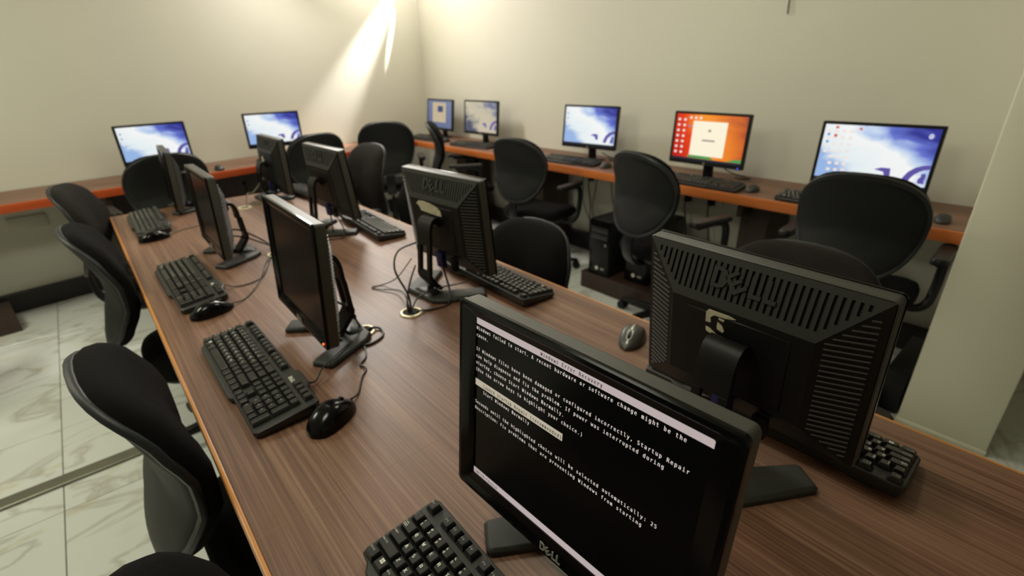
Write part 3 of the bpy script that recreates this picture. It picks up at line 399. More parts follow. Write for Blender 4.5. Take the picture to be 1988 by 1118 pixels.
# ------------------------------------------------------------------ square office monitors on the table
MW, MH = 0.376, 0.293
def frame_rings(mb, outer, d0, inner, d1):
    """a ring of quads between two outlines (same count) given as (u, v) at depths d0, d1"""
    n = len(outer); o = len(mb.v)
    mb.v += [(u, d0, v) for u, v in outer] + [(u, d1, v) for u, v in inner]
    for i in range(n):
        j = (i + 1) % n; mb.f.append((o + i, o + j, o + n + j, o + n + i))
def dell_front():
    S0 = (-0.1595, 0.1605, -0.1195, 0.1268)
    out = rrect(-MW / 2, MW / 2, -MH / 2, MH / 2, 0.008); out1 = rrect(-MW / 2 + 0.002, MW / 2 - 0.002, -MH / 2 + 0.002, MH / 2 - 0.002, 0.007)
    mid = rrect(-MW / 2 + 0.007, MW / 2 - 0.007, -MH / 2 + 0.008, MH / 2 - 0.007, 0.005)
    inn = rrect(*S0, 0.002); inn2 = rrect(S0[0], S0[1], S0[2], S0[3], 0.002)
    mb = MB()
    frame_rings(mb, out, 0.007, out, 0.002); frame_rings(mb, out, 0.002, out1, 0.0); frame_rings(mb, out1, 0.0, mid, 0.0)
    frame_rings(mb, mid, 0.0, rrect(S0[0] - 0.009, S0[1] + 0.009, S0[2] - 0.011, S0[3] + 0.009, 0.004), 0.003)
    frame_rings(mb, rrect(S0[0] - 0.009, S0[1] + 0.009, S0[2] - 0.011, S0[3] + 0.009, 0.004), 0.003, inn, 0.0055); frame_rings(mb, inn, 0.0055, inn2, 0.008)
    return mb
IU0, IU1, IV0, IV1, ID = -0.113, 0.115, -0.088, 0.066, 0.060       # flat middle of the back
OU, OV, OD = MW / 2 - 0.003, MH / 2 - 0.002, 0.030
def dell_casing():
    mb = MB()
    a = rrect(-MW / 2 + 0.001, MW / 2 - 0.001, -MH / 2 + 0.001, MH / 2 - 0.001, 0.008)
    c = rrect(-OU, OU, -OV, OV, 0.006)
    frame_rings(mb, a, 0.0075, a, 0.0275); frame_rings(mb, a, 0.0275, c, OD)
    return mb
def dell_back():
    """slanted collar of the back: side and bottom slopes and the flat middle (the top slope is the vent)"""
    mb = MB()
    O = [(-OU + 0.001, -OV + 0.001), (OU - 0.001, -OV + 0.001), (OU - 0.001, OV - 0.001), (-OU + 0.001, OV - 0.001)]
    I = [(IU0, IV0), (IU1, IV0), (IU1, IV1), (IU0, IV1)]
    mb.v += [(u, OD, v) for u, v in O] + [(u, ID, v) for u, v in I]
    o = 0
    mb.f += [(o, o + 1, o + 5, o + 4), (o + 1, o + 2, o + 6, o + 5), (o + 3, o, o + 4, o + 7), (o + 4, o + 5, o + 6, o + 7)]
    return mb
def vent_pt(u, s, h=0.0):
    v = OV - 0.001 + (IV1 - OV + 0.001) * s; d = OD + (ID - OD) * s
    nn = Vector((OV - IV1, ID - OD)).normalized()
    return (u, d + h * nn.x, v + h * nn.y)
def vent_lim(s): return (-OU + 0.001 + (IU0 + OU - 0.001) * s, OU - 0.001 + (IU1 - OU + 0.001) * s)
def dell_vent():
    """slanted top of the back with its upright slots cut in"""
    mb = MB(); N = 36; pitch = 2 * OU / N; sw = 0.0044; dp = -0.004
    def smax(u):
        lim = 1.0
        if u < IU0: lim = (u + OU - 0.001) / (IU0 + OU - 0.001)
        if u > IU1: lim = (OU - 0.001 - u) / (OU - 0.001 - IU1)
        return max(0.0, min(1.0, lim))
    def quad(ua, ub, sa0, sb0, sa1, sb1, h=0.0):
        mb.add([vent_pt(ua, sa0, h), vent_pt(ub, sb0, h), vent_pt(ub, sb1, h), vent_pt(ua, sa1, h)], [(0, 1, 2, 3)])
    xs = sorted(set([-OU + 0.001, OU - 0.001, IU0, IU1] + [(-OU + pitch * (k + 0.5)) - sw / 2 for k in range(N)] + [(-OU + pitch * (k + 0.5)) + sw / 2 for k in range(N)]))
    for ua, ub in zip(xs[:-1], xs[1:]):
        m = (ua + ub) / 2; k = round((m + OU) / pitch - 0.5); c = -OU + pitch * (k + 0.5)
        e0, e1 = smax(ua), smax(ub); s1 = min(smax(c - sw / 2), smax(c + sw / 2)) * 0.84 - 0.03; s0 = 0.13
        if abs(m - c) < sw / 2 and s1 > s0 + 0.03 and 0 <= k < N:
            quad(ua, ub, 0, 0, s0, s0); quad(ua, ub, s1, s1, e0, e1)
            for (p, q) in (((ua, s0), (ub, s0)), ((ub, s0), (ub, s1)), ((ub, s1), (ua, s1)), ((ua, s1), (ua, s0))):
                mb.add([vent_pt(*p), vent_pt(*q), vent_pt(*q, dp), vent_pt(*p, dp)], [(0, 1, 2, 3)])
        else: quad(ua, ub, 0, 0, e0, e1)
    return mb
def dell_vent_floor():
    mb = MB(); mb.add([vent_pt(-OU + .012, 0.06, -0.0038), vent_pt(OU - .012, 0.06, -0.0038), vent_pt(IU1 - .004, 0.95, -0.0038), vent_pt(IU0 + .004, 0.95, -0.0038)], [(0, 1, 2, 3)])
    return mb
def dell_ribs(side):
    mb = MB()
    uo, ui = (OU - 0.001, IU1) if side > 0 else (-OU + 0.001, IU0)
    n = 30
    for k in range(n):
        v = OV - 0.012 - k * (2 * OV - 0.024) / (n - 1)
        t0 = 0.14; t1 = 0.86
        vt = OV - 0.001 + (IV1 - OV) * 1.0; 
        if v > IV1: t1 = min(t1, (OV - 0.001 - v) / (OV - 0.001 - IV1) - 0.10)
        if v < IV0: t1 = min(t1, (v + OV - 0.001) / (IV0 + OV - 0.001) - 0.10)
        if t1 < t0 + 0.05: continue
        p = lambda t, dv, h: (uo + (ui - uo) * t + (0.4 * h if side > 0 else -0.4 * h), OD + (ID - OD) * t + h, v + dv)
        rs = [[p(t, -0.0013, -0.0005), p(t, -0.0007, 0.0018), p(t, 0.0007, 0.0018), p(t, 0.0013, -0.0005)] for t in (t0, t1)]
        mb.rings(rs)
    return mb
def bold(v, t, k): return [(x, y) for x, y in v], t
def dell_letters(fn, size, h):
    """four raised capitals, the second one tilted"""
    mb = MB(); x = 0
    def solid(poly, c=(0, 0), a=0.0):
        ca, sa = math.cos(a), math.sin(a)
        P = [(x + c[0] + ca * (px - 0) - sa * py, c[1] + sa * px + ca * py) for px, py in poly]
        mb.rings([[fn(px * size, py * size, -0.0004) for px, py in P], [fn(px * size, py * size, h) for px, py in P]])
    # D as a closed band
    o = [(0, 0), (0.38, 0), (0.62, 0.12), (0.72, 0.36), (0.72, 0.64), (0.62, 0.88), (0.38, 1), (0, 1)]
    i = [(0.2, 0.18), (0.34, 0.18), (0.46, 0.26), (0.51, 0.42), (0.51, 0.58), (0.46, 0.74), (0.34, 0.82), (0.2, 0.82)]
    n = 8; b = len(mb.v)
    for P, hh in ((o, -0.0004), (o, h), (i, h), (i, -0.0004)): mb.v += [fn(px * size, py * size, hh) for px, py in P]
    for r in range(3):
        for k in range(n):
            j = (k + 1) % n; mb.f.append((b + r * n + k, b + r * n + j, b + (r + 1) * n + j, b + (r + 1) * n + k))
    x = 0.78
    a = rad(40)
    e = [[(0, 0), (0.2, 0), (0.2, 0.92), (0, 0.92)], [(0.2, 0), (0.66, 0), (0.66, 0.17), (0.2, 0.17)], [(0.2, 0.375), (0.62, 0.375), (0.62, 0.545), (0.2, 0.545)], [(0.2, 0.75), (0.66, 0.75), (0.66, 0.92), (0.2, 0.92)]]
    for q in e: solid(q, (0.36, -0.10), a)
    x = 1.72
    for q in ([(0, 0), (0.2, 0), (0.2, 1), (0, 1)], [(0.2, 0), (0.55, 0), (0.55, 0.19), (0.2, 0.19)]): solid(q)
    x = 2.34
    for q in ([(0, 0), (0.2, 0), (0.2, 1), (0, 1)], [(0.2, 0), (0.55, 0), (0.55, 0.19), (0.2, 0.19)]): solid(q)
    return mb            # about 2.9 * size wide
FRONT_ME = dell_front().mesh('bezel', M_GLOSS, smooth=35)
CASE_ME = dell_casing().mesh('casing', M_CASE, smooth=35)
BACK_ME = dell_back().mesh('back_shell', M_BACK, smooth=0)
VENT_ME = dell_vent().mesh('vent_panel', M_VENT, smooth=0)
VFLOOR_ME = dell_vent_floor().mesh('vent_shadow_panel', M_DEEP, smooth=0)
RIB_ME = {s: dell_ribs(s).mesh('ribs', M_CASE, smooth=0) for s in (-1, 1)}  # ribs take the lit tone, so their highlights sit in the colour
LOGOF_ME = dell_letters(lambda x, y, h: (-0.017 + x, -h, -0.1405 + y), 0.0118, 0.0008).mesh('front_logo', M_SILVER, smooth=0)
def back_logo_fn(x, y, h):
    # seen from behind the letters run from +u to -u
    s = 0.62 - y / 0.088
    return vent_pt(0.055 - x, s, h)
LOGOB_ME = dell_letters(back_logo_fn, 0.036, 0.003).mesh('back_logo', M_VENT, smooth=0)
BTN_ME = MB(); [BTN_ME.box(0.105 + 0.013 * k, 0.111 + 0.013 * k, -0.0012, 0.003, -0.139, -0.1345) for k in range(4)]
BTN_ME = BTN_ME.mesh('buttons', M_BLACK, bevel=0.0008, seg=1)
LED_ME = {c: MB().box(0.163, 0.168, -0.0015, 0.003, -0.1395, -0.1345).mesh('power_light', m, bevel=0.001, seg=1) for c, m in (('o', M_LEDO), ('off', M_BLACK))}
SCR_ME = MB().box(-0.1600, 0.1610, 0.0075, 0.011, -0.1200, 0.1273).mesh('screen', M_SCREEN, smooth=0)
PLUG_ME = MB().box(-0.008, 0.026, 0.050, 0.066, -0.150, -0.100).mesh('video_plug', M_BLUEPLUG, bevel=0.003)
POWER_ME = MB().box(-0.07, -0.045, 0.050, 0.066, -0.145, -0.105).mesh('power_plug', M_BLACK, bevel=0.003)
COVER_ME = MB().box(IU0 + 0.03, IU1 - 0.03, ID - 0.002, ID + 0.002, IV0 + 0.012, IV1 - 0.012).mesh('back_cover', M_BLACK, bevel=0.0012, seg=1)
def wing(s):
    """one arm of the V shaped foot; local x = viewer's right, y = away from viewer"""
    B = [(0, .085), (.028, .085), (.103, -.024), (.111, -.026), (.151, .002), (.151, .010), (.092, .122), (.064, .145), (0, .145)]
    T = [(0, .088), (.030, .088), (.105, -.018), (.111, -.019), (.145, .005), (.145, .010), (.088, .119), (.062, .141), (0, .141)]
    return MB().rings([[(s * x, y, 0.0) for x, y in B], [(s * x, y, 0.009) for x, y in B], [(s * x, y, 0.0145) for x, y in T]])
WING_ME = {s: wing(s).mesh('foot', M_VENT, bevel=0.0015, seg=2, smooth=30) for s in (-1, 1)}
HUB_ME = MB().rings([[(x, y + 0.112, 0.0147) for x, y in rrect(-0.046, 0.046, -0.022, 0.022, 0.010)], [(x, y + 0.112, 0.020) for x, y in rrect(-0.040, 0.040, -0.017, 0.017, 0.008)]]).mesh('hub', M_BLACK, smooth=40)
def bez2(pts, n): return [Vector((p.x, p.y)) for p in bez([(a, b, 0) for a, b in pts], n)]
def neck_build(zc):
    """bent strip with a long opening, from the hinge at the back of the head down to the foot"""
    P = bez2([(0.062, zc + 0.000), (0.078, zc + 0.014), (0.094, zc + 0.010), (0.104, zc - 0.014), (0.107, zc - 0.05), (0.110, 0.150), (0.116, 0.085), (0.118, 0.072), (0.110, 0.054), (0.080, 0.018)], 4)
    mb = MB(); W = 0.031; T = 0.0055; n = len(P) - 1
    def strip(xa, xb, lo, hi):
        rs = []
        for i in range(lo, hi + 1):
            t = (P[min(i + 1, n)] - P[max(i - 1, 0)]).normalized(); m = Vector((-t.y, t.x)) * T
            rs.append([(xa, P[i].x - m.x, P[i].y - m.y), (xb, P[i].x - m.x, P[i].y - m.y), (xb, P[i].x + m.x, P[i].y + m.y), (xa, P[i].x + m.x, P[i].y + m.y)])
        mb.rings(rs)
    k0 = max(i for i in range(n) if P[i].y > min(0.160, zc - 0.035)); k1 = max(i for i in range(n) if P[i].y > 0.085)
    strip(-W, W, 0, k0); strip(-W, -W + 0.015, k0, k1); strip(W - 0.015, W, k0, k1); strip(-W, W, k1, n)
    return mb
HINGE_ME = MB().tube([(-0.030, 0.070, 0.000), (0.030, 0.070, 0.000)], 0.011, 10).mesh('hinge', M_BLACK)
def office_monitor(label, x, y, zc, yaw, tilt, led='off'):
    t = thing('desktop_monitor', label, 'monitor', (x, y, TH), rad(yaw), 'square black monitors in two rows on the long table')
    hz = zc - TH; hr = (-rad(tilt), 0, 0)
    def part(n, me): return link(n, me, t, (0, 0, hz), hr)
    bz = part('bezel', FRONT_ME); link('front_logo', LOGOF_ME, bz); link('buttons', BTN_ME, bz); link('power_light', LED_ME[led], bz)
    sc = part('screen', SCR_ME)
    link_case = part('casing', CASE_ME); cs = part('back_shell', BACK_ME)
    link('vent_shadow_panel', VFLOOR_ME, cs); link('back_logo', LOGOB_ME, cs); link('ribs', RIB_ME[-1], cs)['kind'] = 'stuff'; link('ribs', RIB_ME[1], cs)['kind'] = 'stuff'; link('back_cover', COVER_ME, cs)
    link('vent_panel', VENT_ME, cs)
    link('video_plug', PLUG_ME, cs)['label'] = 'dark blue video plug'; link('power_plug', POWER_ME, cs)
    nk = link('neck', neck_build(hz).mesh('neck', M_BACK, bevel=0.0012, seg=1, smooth=35), t)
    link('hinge', HINGE_ME, nk, (0, 0, hz))
    for s in (-1, 1): link('foot', WING_ME[s], t)
    link('hub', HUB_ME, t)
    return t, sc, cs

TM = {}
def place_monitors():
    rows = [
        ('a1', 'nearest black square monitor, white recovery text on a black screen', 0.3149, 0.298, 1.011, -88.2, 5.1, 'off'),
        ('a2', 'black square monitor with a dark screen and an orange power light', 0.315, 1.193, 0.996, -91.6, 3.3, 'o'),
        ('a3', 'black square monitor with a blank greenish grey screen, two behind the one with text', 0.291, 2.092, 0.971, -90.6, 1.7, 'off'),
        ('a4', 'black square monitor seen edge-on at the far end of the table beside the greyish keyboard', 0.311, 3.10, 0.949, -93.3, 2.7, 'off'),
        ('b1', 'large black monitor back with slots, raised letters and a mostly peeled sticker', 0.768, 0.288, 1.010, 87.5, 6.5, 'off'),
        ('b2', 'black monitor back with a whitish torn label above its narrow neck', 0.824, 1.255, 1.007, 94.5, 5.5, 'off'),
        ('b3', 'black monitor back with plain grey vent and no label', 0.820, 2.152, 1.000, 91.6, 6.0, 'off'),
        ('b4', 'farthest black monitor back on the table, in front of the wall screen', 0.843, 3.02, 0.965, 90.9, 0.0, 'off')]
    for k, lb, x, y, z, yw, tl, led in rows:
        TM[k] = office_monitor(lb, x, y, z, yw, tl, led)
place_monitors()

def recovery_screen():
    t, sc, cs = TM['a1']
    x0, x1, z1, z0 = -0.1595, 0.1605, 0.1268, -0.1195
    cw = (x1 - x0) / 80.0; rh = (z1 - z0) / 24.6
    yy = 0.0072
    fn = lambda x, y: (x, yy, y)
    def row(r): return z1 - rh * (r + 1)          # lower edge of a text row
    def bar(r, c0, c1, mb, d=0.0073): mb.add([(x0 + c0 * cw, d, row(r)), (x0 + c1 * cw, d, row(r)), (x0 + c1 * cw, d, row(r) + rh), (x0 + c0 * cw, d, row(r) + rh)], [(0, 1, 2, 3)])
    for nm_, r_ in (('title_bar', 0), ('status_bar', 23.6)):
        bb = MB(); bar(r_, 0, 80, bb); link(nm_, bb.mesh(nm_, M_SCRBAR, smooth=0), sc)['label'] = 'pale pink grey bar'
    hi = MB(); bar(9, 0, 39, hi)
    link('highlight_bar', hi.mesh('highlight_bar', M_SCRHI, smooth=0), sc)['label'] = 'cream highlight bar'
    ch = rh * 0.92; up = rh * 0.22
    L = {1: "Windows failed to start. A recent hardware or software change might be the", 2: "cause.",
         4: "If Windows files have been damaged or configured incorrectly, Startup Repair", 5: "can help diagnose and fix the problem. If power was interrupted during",
         6: "startup, choose Start Windows Normally.", 7: "(Use the arrow keys to highlight your choice.)", 10: "    Start Windows Normally",
         12: "Seconds until the highlighted choice will be selected automatically: 25", 13: "Description: Fix problems that are preventing Windows from starting"}
    def line(s, f_, x_, r_, m_):
        mb = MB(); write(mb, s, f_, x_, row(r_) + up, cw, ch, 1.04, 0.07); o = link('text_line', mb.mesh('text_line', m_, smooth=0), sc); o['kind'] = 'stuff'
    for r, s in L.items(): line(s, fn, x0 + 0.05 * cw, r, M_SCRTXT)
    fd = lambda x, y: (x, 0.0070, y)
    line("Windows Error Recovery", fd, x0 + 28.5 * cw, 0, M_SCRDARK)
    line("    Launch Startup Repair (recommended)", fd, x0 + 0.05 * cw, 9, M_SCRDARK)
    line(" ENTER=Choose", fd, x0, 23.6, M_SCRDARK)
recovery_screen()

def paper_patch(name, polys, cs, label, d=0.0018, m=None):
    mb = MB()
    for P in polys: mb.rings([[(u, ID + 0.0015, v) for u, v in P], [(u, ID + d + 0.001, v) for u, v in P]])
    o = link(name, mb.mesh(name, m or M_PAPER, smooth=0), cs); o['label'] = label
def lower_strip():
    t, sc, cs = TM['a1']
    o = link('lower_strip', MB().box(0.004, 0.064, 0.001, 0.012, -0.1535, -0.1462).mesh('lower_strip', M_SILVER, bevel=0.001, seg=1), cs); o['label'] = 'pale strip below the front logo'
lower_strip()
def patches():
    cs = TM['b1'][2]
    paper_patch('torn_sticker', [
        [(0.050, 0.055), (0.046, 0.060), (0.010, 0.0605), (0.0, 0.058), (0.016, 0.054), (0.036, 0.0525), (0.042, 0.047), (0.041, 0.037), (0.050, 0.036)],
        [(0.049, 0.027), (0.042, 0.026), (0.030, 0.019), (0.026, 0.0135), (0.036, 0.015), (0.048, 0.019)],
        [(0.029, 0.043), (0.021, 0.038), (0.017, 0.030), (0.019, 0.026), (0.029, 0.029), (0.030, 0.036)],
        [(0.028, 0.051), (0.018, 0.050), (0.020, 0.046), (0.028, 0.048)]], cs, 'peeled remains of a whitish sticker')
    cs = TM['b2'][2]
    paper_patch('torn_label', [[(0.084, 0.050), (0.070, 0.061), (0.048, 0.0625), (0.012, 0.060), (-0.020, 0.053), (-0.034, 0.042), (-0.036, 0.027), (-0.010, 0.027), (0.036, 0.029), (0.064, 0.031), (0.070, 0.043)]], cs, 'whitish torn label')
    cs = TM['b4'][2]
    paper_patch('torn_label', [[(0.06, 0.035), (0.03, 0.042), (0.02, 0.02), (0.035, -0.005), (0.055, 0.005)]], cs, 'small yellowish label')
patches()

# ------------------------------------------------------------------ keyboards
PX, PY = 0.0202, 0.0190
KX0 = -0.2335
def key_layout():
    """(x centre, y centre, width units, height units, main legend, second legend, name of the kind)"""
    K = []
    yF, y1, y2, y3, y4, y5 = 0.0565, 0.0300, 0.0110, -0.0080, -0.0270, -0.0460
    def row(y, x, items):
        for it in items:
            wdt, lg, l2 = it if isinstance(it, tuple) else (1, it, '')
            K.append((KX0 + (x + wdt / 2) * PX, y, wdt, 1, lg, l2)); x += wdt
    row(yF, 0, ['Es'])
    row(yF, 2, ['F1', 'F2', 'F3', 'F4']); row(yF, 6.5, ['F5', 'F6', 'F7', 'F8']); row(yF, 11, ['F9', 'F10', 'F11', 'F12'])
    row(yF, 18.6, ['', '', '', ''])
    row(y1, 0, [(1, '`', '-'), (1, '1', '!'), (1, '2', '@'), (1, '3', '#'), (1, '4', '$'), (1, '5', '%'), (1, '6', '^'), (1, '7', '&'), (1, '8', '*'), (1, '9', '('), (1, '0', ')'), '-', '=', (2, '', '')])
    row(y2, 0, [(1.5, 'TAB', '')] + list('QWERTYUIOP') + ['', '', (1.5, '', '')])
    row(y3, 0, [(1.75, 'CAPS', '')] + list('ASDFGHJKL') + [';', "'", (2.25, '', '')])
    row(y4, 0, [(2.25, 'SHIFT', '')] + list('ZXCVBNM') + [',', '.', '/', (2.75, '', '')])
    row(y5, 0, [(1.25, 'Ctrl', ''), (1.25, 'win', ''), (1.25, 'ALT', ''), (6.25, '', ''), (1.25, '', ''), (1.25, '', ''), (1.25, '', ''), (1.25, '', '')])
    for y in (y1, y2, y3): row(y, 15.25, ['', '', ''])
    row(y4, 16.25, ['']); row(y5, 15.25, ['', '', ''])
    row(y1, 18.5, ['', '/', '*', '-']); row(y2, 18.5, ['7', '8', '9']); row(y3, 18.5, ['4', '5', '6']); row(y4, 18.5, ['1', '2', '3']); row(y5, 18.5, [(2, '0', ''), '.'])
    K.append((KX0 + 22.0 * PX, (y2 + y3) / 2, 1, 2, '', '')); K.append((KX0 + 22.0 * PX, (y4 + y5) / 2, 1, 2, '', ''))
    return K
KEYS = key_layout()
KT = 0.118                                         # slope of the key deck
def deck(y): return 0.0155 + (y + 0.0625) * KT
def key_shape(wu, hu):
    a, b = wu * PX / 2 - 0.0009, hu * PY / 2 - 0.0007
    ta, tb = a - 0.0032, b - 0.0026
    return [[(-a, -b, -0.003), (a, -b, -0.003), (a, b, -0.003), (-a, b, -0.003)], [(-a + .0003, -b + .0003, 0.0015), (a - .0003, -b + .0003, 0.0015), (a - .0003, b - .0003, 0.0015), (-a + .0003, b - .0003, 0.0015)],
            [(-ta, -tb, 0.0078), (ta, -tb, 0.0078), (ta, tb + 0.001, 0.0074), (-ta, tb + 0.001, 0.0074)]]
KEY_ME = {}
for k in KEYS:
    sk = (k[2], k[3])
    if sk not in KEY_ME: KEY_ME[sk] = MB().rings(key_shape(*sk), cap0=False).mesh('key', M_KEY, bevel=0.0005, seg=1, smooth=22)
def kb_outline():
    xl, xm, xr = -0.2400, 0.0800, 0.2400
    yb, yr = -0.0585, 0.0710
    return [(xl + 0.004, yb + 0.002), (xl + 0.022, yb), (xl + 0.034, yb - 0.0085), (xl + 0.045, yb - 0.0095), (xm - 0.020, yb - 0.0095), (xm - 0.006, yb - 0.0085), (xm + 0.006, yb),
            (xr - 0.008, yb), (xr, yb + 0.008), (xr, yr - 0.010), (xr - 0.007, yr), (0.172, yr), (0.160, yr + 0.008), (0.100, yr + 0.008), (0.085, yr), (xl + 0.010, yr), (xl + 0.003, yr - 0.004), (xl, yr - 0.014), (xl, yb + 0.010)]
def kb_body():
    P = kb_outline(); C = (0.0, 0.006)
    def sc(k): return [(x - k * (1 if x > 0 else -1), y - k * (1 if y > 0 else -1)) for x, y in P]
    mb = MB()
    lo = sc(0.003)
    mb.rings([[(x, y, 0.002 + (0.006 if y > 0 else 0)) for x, y in lo], [(x, y, deck(y) * 0.55) for x, y in P], [(x, y, deck(y) - 0.001) for x, y in P], [(x, y, deck(y) + 0.001) for x, y in sc(0.0022)]])
    return mb
KBODY_ME = kb_body().mesh('body', M_KBODY, smooth=30)
def kb_gap_shade():
    """flat dark sheets laid on the deck as the shade between the keys"""
    mb = MB()
    for x0, x1, y0, y1 in ((0, 1, .0468, .0660), (2, 6, .0468, .0660), (6.5, 10.5, .0468, .0660), (11, 15, .0468, .0660), (18.6, 22.6, .0468, .0660), (0, 15, -.0556, .0397), (15.25, 18.25, -.0177, .0397), (16.25, 17.25, -.0366, -.0175), (15.25, 18.25, -.0556, -.0363), (18.5, 22.5, -.0556, .0397)):
        a, b = KX0 + x0 * PX - 0.0008, KX0 + x1 * PX + 0.0008
        mb.add([(a, y0, deck(y0) + 0.0014), (b, y0, deck(y0) + 0.0014), (b, y1, deck(y1) + 0.0014), (a, y1, deck(y1) + 0.0014)], [(0, 1, 2, 3)])
    return mb
KWELL_ME = kb_gap_shade().mesh('key_gap_shade', M_DEEP, smooth=0)
def kb_joined():
    mb = MB()
    for x, y, wu, hu, a, b in KEYS:
        s = len(mb.v); mb.rings(key_shape(wu, hu), cap0=False)
        mb.xform(Matrix.Translation((x, y, deck(y) + 0.003)) @ Matrix.Rotation(math.atan(KT), 4, 'X'), s)
    return mb
KJOIN_ME = kb_joined().mesh('keys', M_KEY, smooth=0)
KLOGO_ME = dell_letters(lambda x, y, h: (0.108 + x, 0.050 + y, deck(0.050 + y) + 0.0012 + h), 0.0085, 0.0006).mesh('logo', M_LEGEND, smooth=0)
FOOT_ME = MB().box(-0.20, -0.165, 0.045, 0.062, 0, 0.012).mesh('riser', M_KBODY)
LEG_CACHE = {}
def legend_mesh(a, b, wu):
    key = (a, b, wu)
    if key in LEG_CACHE: return LEG_CACHE[key]
    mb = MB(); fn = lambda x, y: (x, y, 0.00815)
    hw = wu * PX / 2 - 0.0046
    if a == 'win':
        for i in (0, 1):
            for j in (0, 1): mb.add([(-0.0032 + 0.0036 * i, -0.0005 + 0.0036 * j, 0.00815), (-0.0002 + 0.0036 * i, 0.0002 + 0.0036 * j, 0.00815), (-0.0004 + 0.0036 * i, 0.0032 + 0.0036 * j, 0.00815), (-0.0034 + 0.0036 * i, 0.0025 + 0.0036 * j, 0.00815)], [(0, 1, 2, 3)])
    elif b:
        write(mb, a, fn, -hw - 0.0008, -0.0052, 0.0054, 0.0070, 1, .1); write(mb, b, fn, -hw - 0.0008, 0.0012, 0.0050, 0.0060, 1, .1)
    elif len(a) == 1 and a.isalpha(): write(mb, a, fn, -hw - 0.0006, -0.0016, 0.0066, 0.0098, 1, .1)
    elif a in ('TAB', 'CAPS', 'SHIFT', 'Ctrl', 'ALT'):
        txt = {'TAB': 'TA', 'CAPS': 'C', 'SHIFT': 'Sh', 'Ctrl': 'Ct', 'ALT': 'A'}[a]
        txt = {'TAB': 'Tab', 'CAPS': 'Caps', 'SHIFT': 'Shift', 'Ctrl': 'Ctrl', 'ALT': 'Alt'}[a]
        write(mb, txt, fn, -hw - 0.0004, 0.0010, 0.0029, 0.0048, 1, .1)
        if a == 'TAB':
            for yy in (-0.0014, -0.0036): mb.add([(-hw, yy, .00815), (-hw + 0.009, yy, .00815), (-hw + 0.009, yy + 0.0007, .00815), (-hw, yy + 0.0007, .00815)], [(0, 1, 2, 3)])
    elif a == 'Es': write(mb, 'Es', fn, -hw, 0.0006, 0.0034, 0.0044)
    elif a: write(mb, a, fn, -hw, -0.0008, 0.0036 if len(a) > 1 else 0.005, 0.0050 if len(a) > 1 else 0.0066)
    LEG_CACHE[key] = mb.mesh('legend', M_LEGEND, smooth=0)
    return LEG_CACHE[key]
PRINTS = None
def kb_print():
    """all key lettering of one keyboard in a single sheet of small flat figures"""
    mb = MB(); R = Matrix.Rotation(math.atan(KT), 4, 'X')
    for x, y, wu, hu, a, b in KEYS:
        if not a: continue
        me = legend_mesh(a, b, wu); s = len(mb.v)
        mb.add([v.co for v in me.vertices], [tuple(p.vertices) for p in me.polygons])
        mb.xform(Matrix.Translation((x, y, deck(y) + 0.003)) @ R, s)
    return mb.mesh('legends', M_LEGEND, smooth=0)
PRINT_ME = kb_print()
def keyboard(label, x, y, yaw, detail, logo=True, group='keyboards on the long table', legends=False, z=TH):
    t = thing('keyboard', label, 'keyboard', (x, y, z), rad(yaw), group)
    link('body', KBODY_ME, t)
    link('key_gap_shade', KWELL_ME, t)
    if logo: link('logo', KLOGO_ME, t)
    for dx in (0, 0.365): link('riser', FOOT_ME, t, (dx, 0, 0))
    if detail:
        for kx, ky, wu, hu, a, b in KEYS:
            o = link('key', KEY_ME[(wu, hu)], t, (kx, ky, deck(ky) + 0.003), (math.atan(KT), 0, 0))
            if legends and a: link('legend', legend_mesh(a, b, wu), o)
    else:
        o = link('keys', KJOIN_ME, t); o['kind'] = 'stuff'
    if not legends:
        o = link('legends', PRINT_ME, t); o['kind'] = 'stuff'
    return t
keyboard('black keyboard with white letters in front of the monitor showing text', 0.199, 0.283, -91.5, True, legends=True)
keyboard('black keyboard beside the large glossy black mouse at the table edge', 0.164, 1.135, -90.3, True)
keyboard('black keyboard with the small black mouse touching its near end', 0.158, 1.863, -89.8, True)
keyboard('greyish black keyboard at the far corner of the table behind an arched mouse', 0.160, 2.855, -91.4, False)
keyboard('black keyboard under the large slotted monitor back beside the column', 0.895, 0.283, 90.7, True)
keyboard('black keyboard with shiny keys behind the monitor with the torn label', 0.937, 1.20, 88.0, True)
keyboard('pale shining keyboard at the table edge beside the unlabelled grey monitor back', 0.922, 2.062, 86.0, True)
keyboard('farthest keyboard on the table, behind the farthest monitor back', 0.958, 2.93, 95.0, False)

# ------------------------------------------------------------------ mice and cables
def mouse_meshes(L=0.114, Wd=0.062, Hh=0.038, arch=0.45):
    def prof(s):
        w = Wd / 2 * (1 - abs(2 * s - 0.92) ** 2.6 * 0.62) * (0.0 + min(1, (s / 0.06) ** 0.5) if s < 0.06 else 1) * (((1 - s) / 0.07) ** 0.5 if s > 0.93 else 1)
        h = Hh * (math.sin(PI * min(1, (s * 0.93 + 0.05))) ** 0.75) * (1 - 0.30 * max(0, s - arch))
        return max(w, 0.002), max(h, 0.006)
    rs = []; n = 18
    for i in range(17):
        s = i / 16; s2 = 0.5 - 0.5 * math.cos(PI * s)
        w, h = prof(min(max(s2, 0.004), 0.996)); y = -L / 2 + L * s2
        r = []
        for k in range(n):
            a = PI * k / (n - 1); c, sn = math.cos(a), math.sin(a)
            r.append((w * (1 if c >= 0 else -1) * abs(c) ** 0.7, y, 0.002 + h * sn ** 0.72))
        rs.append(r)
    return MB().rings(rs), prof, L
